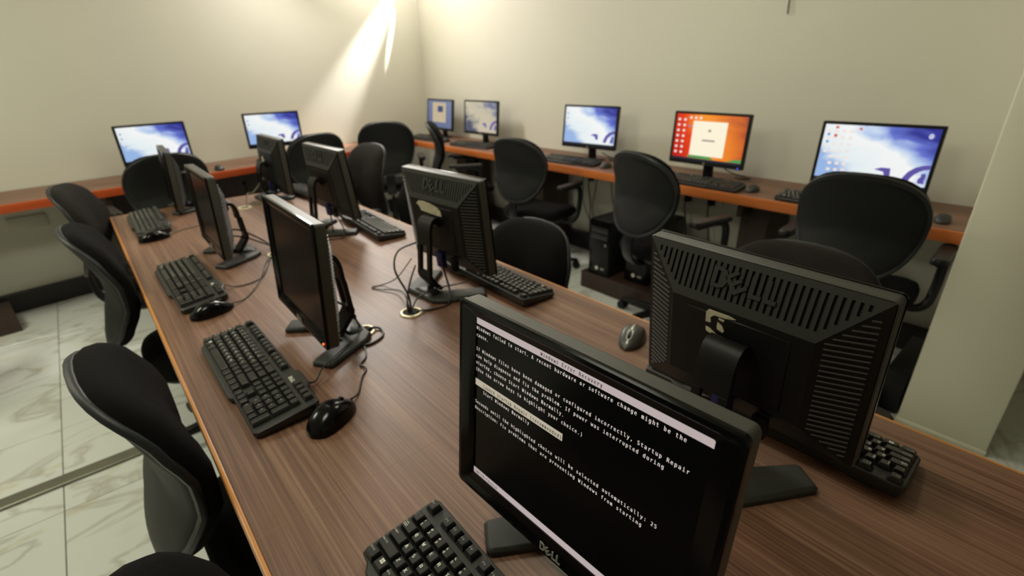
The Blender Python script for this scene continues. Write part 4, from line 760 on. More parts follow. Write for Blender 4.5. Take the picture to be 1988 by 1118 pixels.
def make_mouse(name, body_m, top_strip=None, small=1.0):
    mb, prof, L = mouse_meshes(0.114 * small, 0.062 * small, 0.038 * small)
    me = mb.mesh(name, body_m, smooth=60)
    def surf(y, off=0.0006):
        s = (y + L / 2) / L; return 0.002 + prof(s)[1] + off
    seam = MB(); y0, y1 = 0.006, L / 2 - 0.006
    ys = [y0 + (y1 - y0) * i / 8 for i in range(9)]
    seam.rings([[(-0.0007, y, surf(y, -0.001)), (-0.0007, y, surf(y, 0.0004)), (0.0007, y, surf(y, 0.0004)), (0.0007, y, surf(y, -0.001))] for y in ys])
    wheel = MB().tube([(-0.003, 0.026 * small, surf(0.026 * small) - 0.004), (0.003, 0.026 * small, surf(0.026 * small) - 0.004)], 0.008, 12)
    return me, seam.mesh('button_seam', M_DEEP, smooth=0), wheel.mesh('wheel', M_BLACK), surf, L
MG = make_mouse('body', M_GLOSS, small=1.07); MGS = make_mouse('body', M_GLOSS, small=0.9); MR = make_mouse('body', M_GREYM); MD = make_mouse('body', M_KBODY, small=0.95)
def mouse(label, x, y, ang, kit, group='mice', z=TH, strip=False):
    """ang: direction the cable end points to"""
    t = thing('computer_mouse', label, 'mouse', (x, y, z), rad(ang - 90), group)
    link('body', kit[0], t); link('wheel', kit[2], t)
    if strip:
        sf, L = kit[3], kit[4]; mb = MB(); ys = [-L / 2 + 0.012 + (L - 0.02) * i / 14 for i in range(15)]
        def band(xa, xb, yy): mb.rings([[(xa(y), y, sf(y, -0.002)), (xa(y), y, sf(y, 0.0012)), (xb(y), y, sf(y, 0.0012)), (xb(y), y, sf(y, -0.002))] for y in yy])
        opened = lambda y: 0.0035 if 0.012 < y < 0.036 else 0.0
        ya = [y for y in ys if y < 0.014]; yb = [0.012, 0.016, 0.026, 0.034, 0.038]; yc = [0.038, 0.044, 0.050]
        band(lambda y: -0.0028, lambda y: 0.0028, ya)
        wd = {0.012: (0.0, 0.0035), 0.016: (0.0040, 0.0075), 0.026: (0.0045, 0.0080), 0.034: (0.0035, 0.0070), 0.038: (0.0, 0.0035)}
        band(lambda y: wd[y][0], lambda y: wd[y][1], yb); band(lambda y: -wd[y][1], lambda y: -wd[y][0], yb)
        band(lambda y: -0.0022, lambda y: 0.0022, yc)
        link('silver_strip', mb.mesh('silver_strip', M_SILVER, smooth=50), t)['label'] = 'silver strip looped round the wheel'
    else: link('button_seam', kit[1], t)
    return t
mouse('large glossy black mouse beside the near end of a keyboard', 0.242, 0.857, 27, MG)
mouse('small glossy black mouse touching the end of the second keyboard', 0.172, 1.578, 10, MG)
mouse('arched black mouse by the far corner keyboard', 0.152, 2.565, 12, MG)
mouse('grey mouse with a looped silver strip near the slotted monitor back', 0.940, 0.640, 200, MR, strip=True)

def cable(name, label, pts, r=0.0022, m=None, n=8, group=None, smooth=True):
    o = link(name, MB().tube(bez(pts, n) if smooth else pts, r, 6).mesh(name, m or M_CABLE, smooth=60))
    return tag(o, label, 'cable', group)
Z = TH + 0.003
cable('mouse_cable', 'thin black cable running from the large glossy mouse to the grommet', [(0.290, 0.884, Z + .008), (0.318, 0.905, Z), (0.350, 0.955, Z), (0.375, 0.985, Z), (0.372, 1.010, Z), (0.398, 1.035, Z), (0.418, 1.085, Z), (0.415, 1.12, Z), (0.40, 1.15, Z)])
cable('mouse_cable', 'thin cable running from the small glossy mouse towards the grommet', [(0.226, 1.596, Z + .006), (0.262, 1.61, Z), (0.30, 1.655, Z), (0.335, 1.71, Z + .0045), (0.375, 1.80, Z + .0005), (0.405, 1.88, Z), (0.435, 1.94, Z + .001), (0.470, 1.975, TH + .005), (0.474, 1.980, TH - .004)], 0.0018)
cable('mouse_cable', 'thin cable of the arched mouse at the far end', [(0.203, 2.578, Z + .006), (0.26, 2.64, Z), (0.33, 2.66, Z), (0.40, 2.69, Z)], 0.002, M_GCABLE)
cable('keyboard_cable', 'black keyboard cable passing over the foot of the monitor with the orange light', [(0.238, 1.00, TH + .020), (0.262, 1.005, Z + .006), (0.290, 1.03, TH + .019), (0.330, 1.06, TH + .019), (0.385, 1.10, TH + .017), (0.415, 1.13, TH + .006), (0.436, 1.150, TH + .004), (0.449, 1.160, TH - .003)], 0.0022)
cable('monitor_cable', 'black cable with a thick bead dropping into the grommet beside the orange lit monitor', [(0.385, 1.185, TH + .115), (0.418, 1.180, TH + .085), (0.436, 1.172, TH + .05), (0.446, 1.166, TH + .02), (0.452, 1.163, TH - .005)], [0.003] * 10 + [0.0075] * 8 + [0.003] * 15)
cable('video_cable', 'black video cable looping from the foot of the orange lit monitor into the grommet', [(0.372, 1.145, TH + .022), (0.395, 1.115, TH + .006), (0.43, 1.085, Z), (0.476, 1.10, Z), (0.492, 1.135, Z), (0.482, 1.155, TH + .006), (0.462, 1.163, TH + .002), (0.455, 1.165, TH - .004)], 0.0032)
# leads behind the monitor with the torn label
c2 = [('monitor_cable', 'upright black lead rising out of the grommet to the labelled monitor', [(0.607, 1.172, TH - .004), (0.612, 1.19, TH + .05), (0.600, 1.23, TH + .12), (0.635, 1.265, TH + .16), (0.70, 1.27, TH + .17)], 0.003),
      ('video_cable', 'black video lead hanging from the blue plug into the grommet', [(0.752, 1.215, TH + .095), (0.742, 1.17, TH + .03), (0.712, 1.14, Z), (0.66, 1.145, Z), (0.625, 1.162, TH + .004), (0.612, 1.168, TH - .004)], 0.0034),
      ('power_cable', 'black power lead bent round the narrow neck towards the grommet', [(0.705, 1.30, TH + .085), (0.665, 1.255, TH + .075), (0.63, 1.22, TH + .05), (0.603, 1.185, TH + .02), (0.602, 1.175, TH - .004)], 0.003),
      ('usb_cable', 'thin grey lead looping on the table beyond the grommet', [(0.725, 1.355, TH + .09), (0.675, 1.375, TH + .03), (0.64, 1.415, Z), (0.605, 1.42, Z), (0.612, 1.39, Z), (0.645, 1.33, TH + .01), (0.630, 1.25, TH + .03), (0.610, 1.19, TH + .015), (0.606, 1.178, TH - .004)], 0.0018),
      ('keyboard_cable', 'black keyboard lead arching down between the neck and the grommet', [(0.84, 1.22, Z + .01), (0.79, 1.21, Z + .02), (0.72, 1.20, TH + .035), (0.65, 1.195, TH + .03), (0.615, 1.18, TH + .008), (0.610, 1.173, TH - .004)], 0.0022)]
for nm, lb, pts, r in c2: cable(nm, lb, pts, r)
G = (0.478, 1.985)
cable('monitor_cable', 'grey lead bundle running from the blank grey screen into the grommet beside it', [(0.365, 2.06, TH + .085), (0.41, 2.09, TH + .06), (0.455, 2.10, TH + .03), (0.50, 2.07, Z + .002), (0.515, 2.02, Z + .004), (0.50, 1.992, TH + .008), (G[0] + .004, G[1], TH + .002), (G[0], G[1], TH - .004)], 0.0032)
cable('video_cable', 'dark video lead arching from the neck of the blank grey monitor', [(0.362, 2.10, TH + .10), (0.40, 2.13, TH + .085), (0.45, 2.11, TH + .05), (0.475, 2.05, TH + .03), (0.482, 2.005, TH + .012), (G[0] + .002, G[1] + .002, TH - .004)], 0.0035)
cable('keyboard_cable', 'thin lead circling on the table from the second keyboard to the grommet', [(0.238, 1.76, TH + .018), (0.275, 1.745, Z), (0.32, 1.74, Z), (0.365, 1.77, Z), (0.40, 1.84, Z), (0.425, 1.90, Z), (0.45, 1.955, Z + .002), (G[0] - .006, G[1] - .004, TH + .003), (G[0] - .003, G[1] - .002, TH - .004)], 0.002)
cable('monitor_cable', 'lead dropping from the unlabelled monitor back to the table', [(0.765, 2.12, TH + .11), (0.75, 2.08, TH + .05), (0.735, 2.06, Z), (0.70, 2.10, Z), (0.69, 2.18, Z)], 0.003)
cable('video_cable', 'second lead hanging below the unlabelled monitor back', [(0.77, 2.10, TH + .10), (0.775, 2.02, TH + .03), (0.75, 1.99, Z), (0.70, 2.01, Z)], 0.003)
cable('monitor_cable', 'grey lead looped by the far end grommet', [(0.73, 3.02, TH + .09), (0.68, 3.00, TH + .05), (0.64, 2.97, TH + .05), (0.62, 2.93, Z), (0.66, 2.90, Z), (0.70, 2.93, Z), (0.66, 2.96, Z), (0.60, 2.885, TH + .002), (0.594, 2.877, TH - .004)], 0.003, M_GCABLE)

# ------------------------------------------------------------------ wide screens on the wall desks
def wallpaper(kind):
    nm = 'wallpaper_' + kind
    m = D.materials.new(nm); m.use_nodes = True; nt = m.node_tree; L = nt.links; N = nt.nodes
    b = N['Principled BSDF']; b.inputs['Base Color'].default_value = (0.005, 0.005, 0.006, 1); b.inputs['Roughness'].default_value = 0.3
    tc = N.new('ShaderNodeTexCoord'); sp = N.new('ShaderNodeSeparateXYZ'); L.new(tc.outputs['Generated'], sp.inputs[0])
    nz = N.new('ShaderNodeTexNoise'); nz.inputs['Scale'].default_value = 3.2; nz.inputs['Detail'].default_value = 4; nz.inputs['Distortion'].default_value = 0.6
    L.new(tc.outputs['Generated'], nz.inputs['Vector'])
    def comb(a, bz, c, d):
        m1 = N.new('ShaderNodeMath'); m1.operation = 'MULTIPLY_ADD'; m1.inputs[1].default_value = a; m1.inputs[2].default_value = d; L.new(sp.outputs[0], m1.inputs[0])
        m2 = N.new('ShaderNodeMath'); m2.operation = 'MULTIPLY_ADD'; m2.inputs[1].default_value = bz; L.new(sp.outputs[2], m2.inputs[0]); L.new(m1.outputs[0], m2.inputs[2])
        m3 = N.new('ShaderNodeMath'); m3.operation = 'MULTIPLY_ADD'; m3.inputs[1].default_value = c; L.new(nz.outputs['Fac'], m3.inputs[0]); L.new(m2.outputs[0], m3.inputs[2])
        return m3
    r = N.new('ShaderNodeValToRGB'); E = r.color_ramp.elements
    def ramp(stops):
        E[0].position, E[0].color = stops[0][0], (*s2l(stops[0][1]), 1)
        E[1].position, E[1].color = stops[-1][0], (*s2l(stops[-1][1]), 1)
        for p, c in stops[1:-1]: e = E.new(p); e.color = (*s2l(c), 1)
    if kind == 'snow':
        c = comb(0.75, 0.58, 0.50, -0.52); ramp([(0.0, (150, 180, 225)), (0.14, (226, 236, 240)), (0.50, (242, 244, 242)), (0.62, (186, 206, 236)), (0.76, (100, 116, 204)), (0.95, (44, 46, 140))]); st = 1.0
    elif kind == 'faded':
        c = comb(0.62, 0.45, 0.85, -0.62); ramp([(0.0, (72, 80, 104)), (0.10, (160, 156, 148)), (0.24, (206, 194, 168)), (0.56, (196, 188, 168)), (0.74, (128, 134, 156)), (1.0, (58, 62, 108))]); st = 0.9
    elif kind == 'orange':
        c = comb(0.80, 0.15, 0.30, -0.18); ramp([(0.0, (176, 20, 14)), (0.22, (226, 60, 16)), (0.42, (246, 150, 40)), (0.62, (236, 130, 40)), (0.82, (200, 96, 40)), (0.98, (90, 40, 60))]); st = 1.0
    else:
        c = comb(0.3, 0.5, 0.2, 0.0); ramp([(0.0, (84, 98, 138)), (0.9, (118, 130, 164))]); st = 0.9
    L.new(c.outputs[0], r.inputs['Fac']); L.new(r.outputs['Color'], b.inputs['Emission Color']); b.inputs['Emission Strength'].default_value = st
    MATS[nm] = m
    return m
WALLP = {k: wallpaper(k) for k in ('snow', 'faded', 'orange', 'blue')}
M_WIN = mat('window_cream', (0, 0, 0), 0.5, emit=s2l((250, 240, 214)), estr=1.0, vary=0.01)
M_WIN2 = mat('window_beige', (0, 0, 0), 0.5, emit=s2l((200, 184, 152)), estr=0.9, vary=0.01)
M_PURP = mat('purple_figure', (0, 0, 0), 0.5, emit=s2l((92, 80, 160)), estr=1.0, vary=0.01)
M_LAV = mat('pale_figure', (0, 0, 0), 0.5, emit=s2l((190, 190, 224)), estr=1.0, vary=0.01)
M_INKB = mat('blue_ink', (0, 0, 0), 0.5, emit=s2l((50, 66, 110)), estr=1.0, vary=0.01)
M_GREY = mat('grey_ink', (0, 0, 0), 0.5, emit=s2l((150, 140, 130)), estr=1.0, vary=0.01)
M_TASK = mat('task_bar', (0, 0, 0), 0.5, emit=s2l((28, 30, 50)), estr=1.0, vary=0.01)
M_GREENI = mat('green_strip', (0, 0, 0), 0.5, emit=s2l((60, 150, 76)), estr=1.0, vary=0.01)
M_ICW = mat('white_icons', (0, 0, 0), 0.5, emit=s2l((240, 226, 220)), estr=1.0, vary=0.01)
M_ICB = mat('blue_icons', (0, 0, 0), 0.5, emit=s2l((60, 140, 210)), estr=1.0, vary=0.01)
M_ICR = mat('red_icons', (0, 0, 0), 0.5, emit=s2l((210, 90, 70)), estr=1.0, vary=0.01)
def wide_screen(label, x, y, zc, yaw, tilt, w, h, paper, rz_extra=0, led=None):
    t = thing('wide_monitor', label, 'monitor', (x, y, TH), rad(yaw), 'wide monitors on the wall desks')
    hz = zc - TH; R = (-rad(tilt), 0, 0)
    b = 0.014; bb = 0.024
    mb = MB()
    out = rrect(-w / 2, w / 2, -h / 2, h / 2, 0.006); inn = rrect(-w / 2 + b, w / 2 - b, -h / 2 + bb, h / 2 - b, 0.001)
    frame_rings(mb, out, 0.022, out, 0.001); frame_rings(mb, out, 0.001, rrect(-w / 2 + .001, w / 2 - .001, -h / 2 + .001, h / 2 - .001, 0.006), 0.0); frame_rings(mb, rrect(-w / 2 + .001, w / 2 - .001, -h / 2 + .001, h / 2 - .001, 0.006), 0.0, inn, 0.0); frame_rings(mb, inn, 0.0, inn, 0.004)
    bz = link('bezel', mb.mesh('bezel', M_BLACK, smooth=35), t, (0, 0, hz), R)
    lg = MB().rings([[(0.008 * math.cos(2 * PI * k / 16), -d, -h / 2 + bb / 2 + 0.008 * math.sin(2 * PI * k / 16)) for k in range(16)] for d in (0, 0.0012)])
    link('badge', lg.mesh('badge', M_STEEL, smooth=30), bz)
    bk = MB().rings([[(u, 0.022, v) for u, v in out], [(u * 0.93, 0.034, v * 0.92) for u, v in out], [(u * 0.55, 0.050, v * 0.55) for u, v in out]])
    link('back_cover', bk.mesh('back_cover', M_BLACK, smooth=30), t, (0, 0, hz), R)
    x0, x1, z0, z1 = -w / 2 + b, w / 2 - b, -h / 2 + bb, h / 2 - b
    sc = link('screen', MB().box(x0 - .002, x1 + .002, 0.0038, 0.006, z0 - .002, z1 + .002).mesh('screen', WALLP[paper], smooth=0), t, (0, 0, hz), R)
    P = lambda u, v: (x0 + (x1 - x0) * u, 0.0034, z0 + (z1 - z0) * v)
    def flat(name, polys, m, d=0.0):
        q = MB()
        for pl in polys: q.add([(p[0], p[1] - d, p[2]) for p in (P(*c) for c in pl)], [tuple(range(len(pl)))])
        link(name, q.mesh(name, m, smooth=0), sc)
    rc = lambda a, c, e, g: [(a, e), (c, e), (c, g), (a, g)]
    if paper in ('snow', 'faded'):
        arc = [(0.79 + 0.16 * math.cos(a), 0.12 + 0.30 * math.sin(a)) for a in [PI * k / 10 for k in range(11)]] + [(0.63, 0.06), (0.70, 0.06)] + [(0.79 + 0.085 * math.cos(a), 0.10 + 0.19 * math.sin(a)) for a in [PI - PI * k / 10 for k in range(11)]] + [(0.88, 0.06), (0.95, 0.06)]
        n = 11
        o = [(0.79, 0.10), (0.80, 0.18), (0.83, 0.28), (0.88, 0.36), (0.94, 0.405), (0.998, 0.42)]; i = [(0.85, 0.10), (0.86, 0.17), (0.885, 0.24), (0.92, 0.295), (0.955, 0.33), (0.998, 0.345)]
        flat('wallpaper_arch', [o + i[::-1]], M_PURP)
        for pl_ in ([(0.93, 0.10), (0.925, 0.17), (0.945, 0.22), (0.94, 0.26), (0.975, 0.28), (0.985, 0.21), (0.975, 0.15), (0.985, 0.10)], [(0.54, 0.27), (0.60, 0.31), (0.68, 0.31), (0.69, 0.17), (0.645, 0.16), (0.625, 0.24)]): flat('wallpaper_figure', [pl_], M_PURP, 0.0001)
    if paper in ('snow', 'orange'):
        flat('task_bar', [rc(0, 1, 0, 0.045)], M_TASK, 0.0002)
        ic = []; 
        rows_, cols_ = (7, 2) if paper == 'orange' else (4, 1)
        for r_ in range(rows_):
            for c_ in range(cols_): ic.append(rc(0.03 + 0.085 * c_, 0.03 + 0.085 * c_ + 0.035, 0.90 - 0.12 * r_ - 0.05, 0.90 - 0.12 * r_))
        if paper == 'orange': ic += [rc(0.20 + 0.07 * c_, 0.235 + 0.07 * c_, 0.90, 0.95) for c_ in range(3)]
        if rz_extra:
            for r_ in range(7):
                for c_ in range(1, 4): ic.append(rc(0.03 + 0.07 * c_, 0.03 + 0.07 * c_ + 0.035, 0.91 - 0.115 * r_ - 0.05, 0.91 - 0.115 * r_))
        flat('desktop_icons', ic, M_ICW, 0.0002)
        flat('desktop_icons', [rc(0.035, 0.06, 0.80, 0.84), rc(0.035, 0.06, 0.67, 0.71)] if paper == 'snow' else [rc(0.20, 0.225, 0.72, 0.76)], M_ICB, 0.0003)
        if rz_extra:
            flat('desktop_icons', [rc(0.10, 0.13, 0.78, 0.83), rc(0.32, 0.345, 0.92, 0.96), rc(0.10, 0.13, 0.93, 0.97)], M_ICR, 0.0003)
            flat('round_icon', [[(0.93 + 0.022 * math.cos(2 * PI * k / 14), 0.88 + 0.045 * math.sin(2 * PI * k / 14)) for k in range(14)]], M_LAV, 0.0003)
    if paper == 'orange':
        flat('green_strip', [[(0.24, 0.05), (0.62, 0.05), (0.58, 0.10), (0.44, 0.115), (0.24, 0.10)], [(0.80, 0.05), (1, 0.05), (1, 0.12), (0.90, 0.11)]], M_GREENI, 0.0001)
        flat('dialog_window', [rc(0.26, 0.745, 0.11, 0.86)], M_WIN, 0.0003)
        flat('dialog_text', [rc(0.42, 0.60, 0.435, 0.47), rc(0.49, 0.53, 0.64, 0.69)], M_GREY, 0.0005)
    if paper == 'blue':
        flat('document_window', [rc(0.20, 0.76, 0.20, 0.93)], M_WIN2, 0.0002)
        flat('document_mark', [rc(0.42, 0.64, 0.58, 0.80)], M_INKB, 0.0004)
    if led: link('power_light', MB().box(w / 2 - 0.03, w / 2 - 0.022, -0.001, 0.002, -h / 2 + 0.006, -h / 2 + 0.010).mesh('power_light', M_LEDB, smooth=0), bz)
    nk = MB().rings([[(-0.028, 0.045, 0.008), (0.028, 0.045, 0.008), (0.028, 0.072, 0.008), (-0.028, 0.072, 0.008)], [(-0.026, 0.035, hz - 0.02), (0.026, 0.035, hz - 0.02), (0.026, 0.060, hz - 0.02), (-0.026, 0.060, hz - 0.02)]])
    link('neck', nk.mesh('neck', M_BLACK, bevel=0.002), t)
    bs = MB().rings([[(u, v, 0) for u, v in rrect(-0.105, 0.105, -0.06, 0.09, 0.03)], [(u, v, 0.006) for u, v in rrect(-0.105, 0.105, -0.06, 0.09, 0.03)], [(u, v, 0.011) for u, v in rrect(-0.09, 0.09, -0.045, 0.075, 0.03)]])
    link('base', bs.mesh('base', M_BLACK, smooth=35), t)
    return t
wide_screen('wide monitor showing a snowy blue picture, at the open end of the far wall desk', 0.428, 4.285, 1.003, 6.4, 3.9, 0.42, 0.265, 'snow')
wide_screen('wide monitor showing a snowy blue picture, on the far wall desk nearer the corner', 1.255, 4.400, 1.016, -3.6, 2.3, 0.42, 0.265, 'snow')
wide_screen('monitor showing a beige page on blue, closest to the room corner', 2.941, 4.564, 1.004, -90.8, 6.4, 0.477, 0.30, 'blue')
wide_screen('monitor showing a faded beige and blue picture, next to the one in the corner', 2.915, 3.836, 1.013, -87.5, 4.5, 0.477, 0.30, 'faded')
wide_screen('wide monitor showing a snowy blue picture between the faded and the orange screens', 2.892, 2.496, 1.018, -84.7, 6, 0.477, 0.30, 'snow')
wide_screen('wide monitor showing an orange desktop with a pale dialog box', 2.828, 1.527, 1.016, -91.2, 3.5, 0.477, 0.30, 'orange', led=True)
wide_screen('wide monitor showing a snowy blue picture with many icons, nearest the column', 2.83, 0.690, 1.006, -86, 3, 0.477, 0.30, 'snow', rz_extra=1)
GW = 'keyboards on the wall desks'
keyboard('black keyboard below the orange screen', 2.685, 1.455, -92, False, False, GW)
keyboard('black keyboard below the snowy screen beside the orange one', 2.725, 2.52, -86, False, False, GW)
keyboard('black keyboard below the faded beige and blue screen', 2.735, 3.745, -82, False, False, GW)
keyboard('black keyboard in the corner below the beige page screen', 2.735, 4.50, -88, False, False, GW)
keyboard('black keyboard half hidden by the chair nearest the column', 2.69, 0.78, -90, False, False, GW)
keyboard('keyboard below the far wall screen nearer the corner', 1.29, 4.262, 8, False, False, GW)
keyboard('keyboard below the snowy screen at the open end of the far desk', 0.42, 4.135, 8, False, False, GW)
GMW = 'mice on the wall desks'
mouse('black mouse at the end of the keyboard below the orange screen', 2.74, 1.175, 0, MD, GMW)
mouse('black mouse on the wall desk between the last chair and the column', 2.735, 0.352, 5, MD, GMW)
mouse('black mouse beside the keyboard below the middle snowy screen', 2.75, 2.20, 0, MD, GMW)
mouse('black mouse on the far wall desk behind a chair back', 0.770, 4.255, 95, MD, GMW)
mouse('black mouse below the beige page screen', 2.76, 4.20, 0, MD, GMW)

# ------------------------------------------------------------------ swivel chairs
def back_profile(t):
    P = [(0.0, -0.292), (0.2, -0.262), (0.42, -0.232), (0.6, -0.234), (0.8, -0.262), (1.0, -0.308)]
    for (a, b), (c, d) in zip(P[:-1], P[1:]):
        if t <= c + 1e-6:
            k = (t - a) / (c - a); k = k * k * (3 - 2 * k) * 0.5 + k * 0.5; return b + (d - b) * k
    return P[-1][1]
BZ0, BZ1 = 0.565, 0.985
def back_point(r, th, off, wide=1.0):
    c, s = math.cos(th), math.sin(th)
    u = (1 if c >= 0 else -1) * abs(c) ** 0.82 * r; q = (1 if s >= 0 else -1) * abs(s) ** 0.82 * r
    t = 0.5 + 0.5 * q; tc = min(max(t, -0.05), 1.06)
    x = 0.228 * u * (0.86 + 0.20 * min(max(t, 0), 1)) * wide
    e = 0.02; y = back_profile(min(max(tc, 0), 1)); dy = (back_profile(min(1, tc + e)) - back_profile(max(0, tc - e))) / (2 * e * (BZ1 - BZ0))
    n = Vector((0, 1, -dy)).normalized()
    p = Vector((x, y + 0.55 * x * x, BZ0 + (BZ1 - BZ0) * t))
    nx = Vector((-1.1 * x, 1, 0)).normalized(); n = (n + Vector((nx.x, 0, 0))).normalized()
    return p + n * off
def back_mesh(rings_, m, name, cap=True):
    n = 44
    mb = MB(); mb.rings([[back_point(r, 2 * PI * k / n, o) for k in range(n)] for r, o in rings_], cap0=False, cap1=cap); return mb.mesh(name, m, smooth=50)
CH = {}
for k, fm in (('black', M_FABRIC), ('brown', M_FABRICB)):
    CH['cushion', k] = back_mesh([(0.98, 0.002), (1.012, 0.006), (1.02, 0.016), (1.0, 0.028), (0.95, 0.037), (0.85, 0.044), (0.65, 0.049), (0.35, 0.051), (0.06, 0.051)], fm, 'back_cushion')
    def seat_ring(k_, z, yk=0.0):
        out = []
        for i in range(40):
            a = 2 * PI * i / 40; c, s = math.cos(a), math.sin(a)
            out.append((0.238 * k_ * (1 if c >= 0 else -1) * abs(c) ** 0.62, 0.005 + 0.228 * k_ * (1 if s >= 0 else -1) * abs(s) ** 0.62, z - (0.03 * max(0, s) ** 3 * k_ if z > 0.44 else 0)))
        return out
    CH['seat', k] = MB().rings([seat_ring(0.97, 0.425), seat_ring(1.0, 0.436), seat_ring(1.0, 0.458), seat_ring(0.965, 0.476), seat_ring(0.85, 0.487), seat_ring(0.5, 0.488), seat_ring(0.1, 0.486)]).mesh('seat', fm, smooth=50)
CH['shell'] = back_mesh([(0.99, 0.004), (0.985, -0.002), (0.96, -0.010), (0.88, -0.015), (0.6, -0.020), (0.2, -0.022), (0.05, -0.022)], M_SHELL, 'back_shell')
CH['rim'] = back_mesh([(0.985, 0.006), (1.012, 0.006), (1.026, 0.003), (1.028, -0.003), (1.018, -0.009), (0.985, -0.011), (0.95, -0.008)], M_RIM, 'rim', False)
CH['pan'] = MB().rings([seat_ring(0.55, 0.385), seat_ring(0.9, 0.405), seat_ring(0.985, 0.425), seat_ring(0.985, 0.432)]).mesh('seat_pan', M_SHELL, smooth=50)
def bar(pts, wx, th):
    P = [Vector(p) for p in pts]; rs = []
    for i, p in enumerate(P):
        t = (P[min(i + 1, len(P) - 1)] - P[max(i - 1, 0)]).normalized(); n = Vector((0, -t.z, t.y)) * th
        rs.append([p + Vector((-wx, 0, 0)) - n, p + Vector((wx, 0, 0)) - n, p + Vector((wx, 0, 0)) + n, p + Vector((-wx, 0, 0)) + n])
    return MB().rings(rs)
CH['bracket'] = bar(bez([(0, -0.02, 0.392), (0, -0.18, 0.388), (0, -0.25, 0.402), (0, -0.288, 0.45), (0, -0.298, 0.52), (0, -0.288, 0.592)], 5), 0.035, 0.006).mesh('back_bracket', M_BLACK, bevel=0.002)
for s in (-1, 1):
    CH['arm', s] = MB().tube(bez([(s * 0.15, 0.02, 0.398), (s * 0.235, 0.04, 0.392), (s * 0.272, 0.07, 0.415), (s * 0.280, 0.10, 0.48), (s * 0.280, 0.11, 0.57), (s * 0.280, 0.09, 0.632), (s * 0.280, 0.02, 0.650), (s * 0.280, -0.10, 0.648)], 5), 0.018, 8).mesh('arm_tube', M_BLACK, smooth=60)
    pd = [(s * 0.280 + x, y - 0.01) for x, y in rrect(-0.030, 0.030, -0.14, 0.13, 0.026)]
    CH['pad', s] = MB().rings([[(x, y, 0.652) for x, y in pd], [(x, y, 0.668) for x, y in pd], [(s * 0.280 + (x - s * 0.280) * 0.8, -0.01 + (y + 0.01) * 0.95, 0.677) for x, y in pd]]).mesh('arm_pad', M_BLACK, smooth=45)
CH['lift'] = MB().cyl((0, 0), 0.026, 0.026, 0.10, 0.27, 14).cyl((0, 0), 0.015, 0.015, 0.27, 0.40, 12).mesh('gas_lift', M_BLACK)
CH['hub'] = MB().cyl((0, 0), 0.042, 0.034, 0.065, 0.115, 16).mesh('base_hub', M_BLACK)
CH['leg'] = MB().rings([[(-0.024, 0.03, 0.072), (0.024, 0.03, 0.072), (0.018, 0.03, 0.108), (-0.018, 0.03, 0.108)], [(-0.020, 0.17, 0.066), (0.020, 0.17, 0.066), (0.014, 0.17, 0.094), (-0.014, 0.17, 0.094)], [(-0.016, 0.295, 0.056), (0.016, 0.295, 0.056), (0.011, 0.295, 0.074), (-0.011, 0.295, 0.074)]]).mesh('star_leg', M_BLACK, bevel=0.003)
cs = MB()
for s in (-1, 1): cs.tube([(s * 0.007, 0.285, 0.027), (s * 0.024, 0.285, 0.027)], 0.027, 14)
cs.box(-0.012, 0.012, 0.268, 0.302, 0.03, 0.058)
CH['caster'] = cs.mesh('caster', M_BLACK, smooth=50)
def chair(label, x, y, face, dz=0.0, kind='black', spin=18, arms=True, group='black swivel chairs'):
    t = thing('swivel_chair', label, 'chair', (x, y, 0), rad(face - 90), group)
    up = (0, 0, dz)
    link('seat', CH['seat', kind], t, up); link('seat_pan', CH['pan'], t, up)
    link('back_cushion', CH['cushion', kind], t, up); sh = link('back_shell', CH['shell'], t, up); link('rim', CH['rim'], sh)
    link('back_bracket', CH['bracket'], t, up)
    if arms:
        for s in (-1, 1):
            a = link('arm_tube', CH['arm', s], t, up); link('arm_pad', CH['pad', s], a)
    link('gas_lift', CH['lift'], t); link('base_hub', CH['hub'], t)
    for k in range(5):
        l = link('star_leg', CH['leg'], t, None, (0, 0, rad(spin + 72 * k))); link('caster', CH['caster'], l)
    return t
chair('black swivel chair whose rounded top just enters the picture bottom by the nearest keyboard', 0.172, 0.378, 0, 0.0, spin=30, arms=False)
chair('black swivel chair at the table edge beside the keyboard with the large mouse', 0.189, 1.085, 3, -0.035, spin=98, arms=False)
chair('black swivel chair at the table edge beside the second keyboard, grey bluish rim', 0.192, 2.14, 0, -0.01, spin=40)
chair('brownish black swivel chair at the far table edge, back overlapping the far desk', 0.17, 2.98, -12, -0.005, 'brown', spin=60)
chair('black swivel chair turned to the screen nearest the column, wide back seen from behind', 2.50, 0.56, 3, 0.045, spin=15)
chair('black swivel chair seen from behind before the orange screen, computer towers beside it', 2.36, 1.428, -12, 0.045, spin=26)
chair('black swivel chair seen from behind beside the middle snowy screen', 2.46, 2.57, 8, 0.02, spin=25)
chair('black swivel chair seen edge-on below the two corner screens', 2.50, 3.52, -33, 0.05, spin=0)
chair('black swivel chair with its back to the room, nearest the room corner', 2.05, 4.04, 62, 0.07, spin=15)
chair('black swivel chair in front of the far desk screen at the open end', 0.34, 3.80, 97, 0.03, spin=45)
chair('black swivel chair before the far desk screen nearer the corner, behind grey monitor backs', 1.29, 3.94, 97, 0.045, spin=5)
chair('brownish black swivel chair behind the large slotted monitor, only its rounded top showing', 1.16, 0.44, 180, -0.025, 'brown', spin=33)
chair('black swivel chair facing the table behind the keyboard with shiny keys', 0.94, 1.29, 180, -0.085, spin=12)
chair('brownish swivel chair facing the table behind the unlabelled monitor back', 1.04, 2.80, 180, 0.05, 'brown', spin=20)
chair('black swivel chair in shadow, partly hidden by the monitor with the torn label', 1.05, 2.22, 176, -0.05, spin=8, arms=False)
chair('black swivel chair beyond the column', 1.86, -0.42, 180, 0.0, spin=14, arms=False)
chair('black swivel chair by the far desk of which only a caster shows', -0.955, 3.295, 90, 0.0, spin=-64)

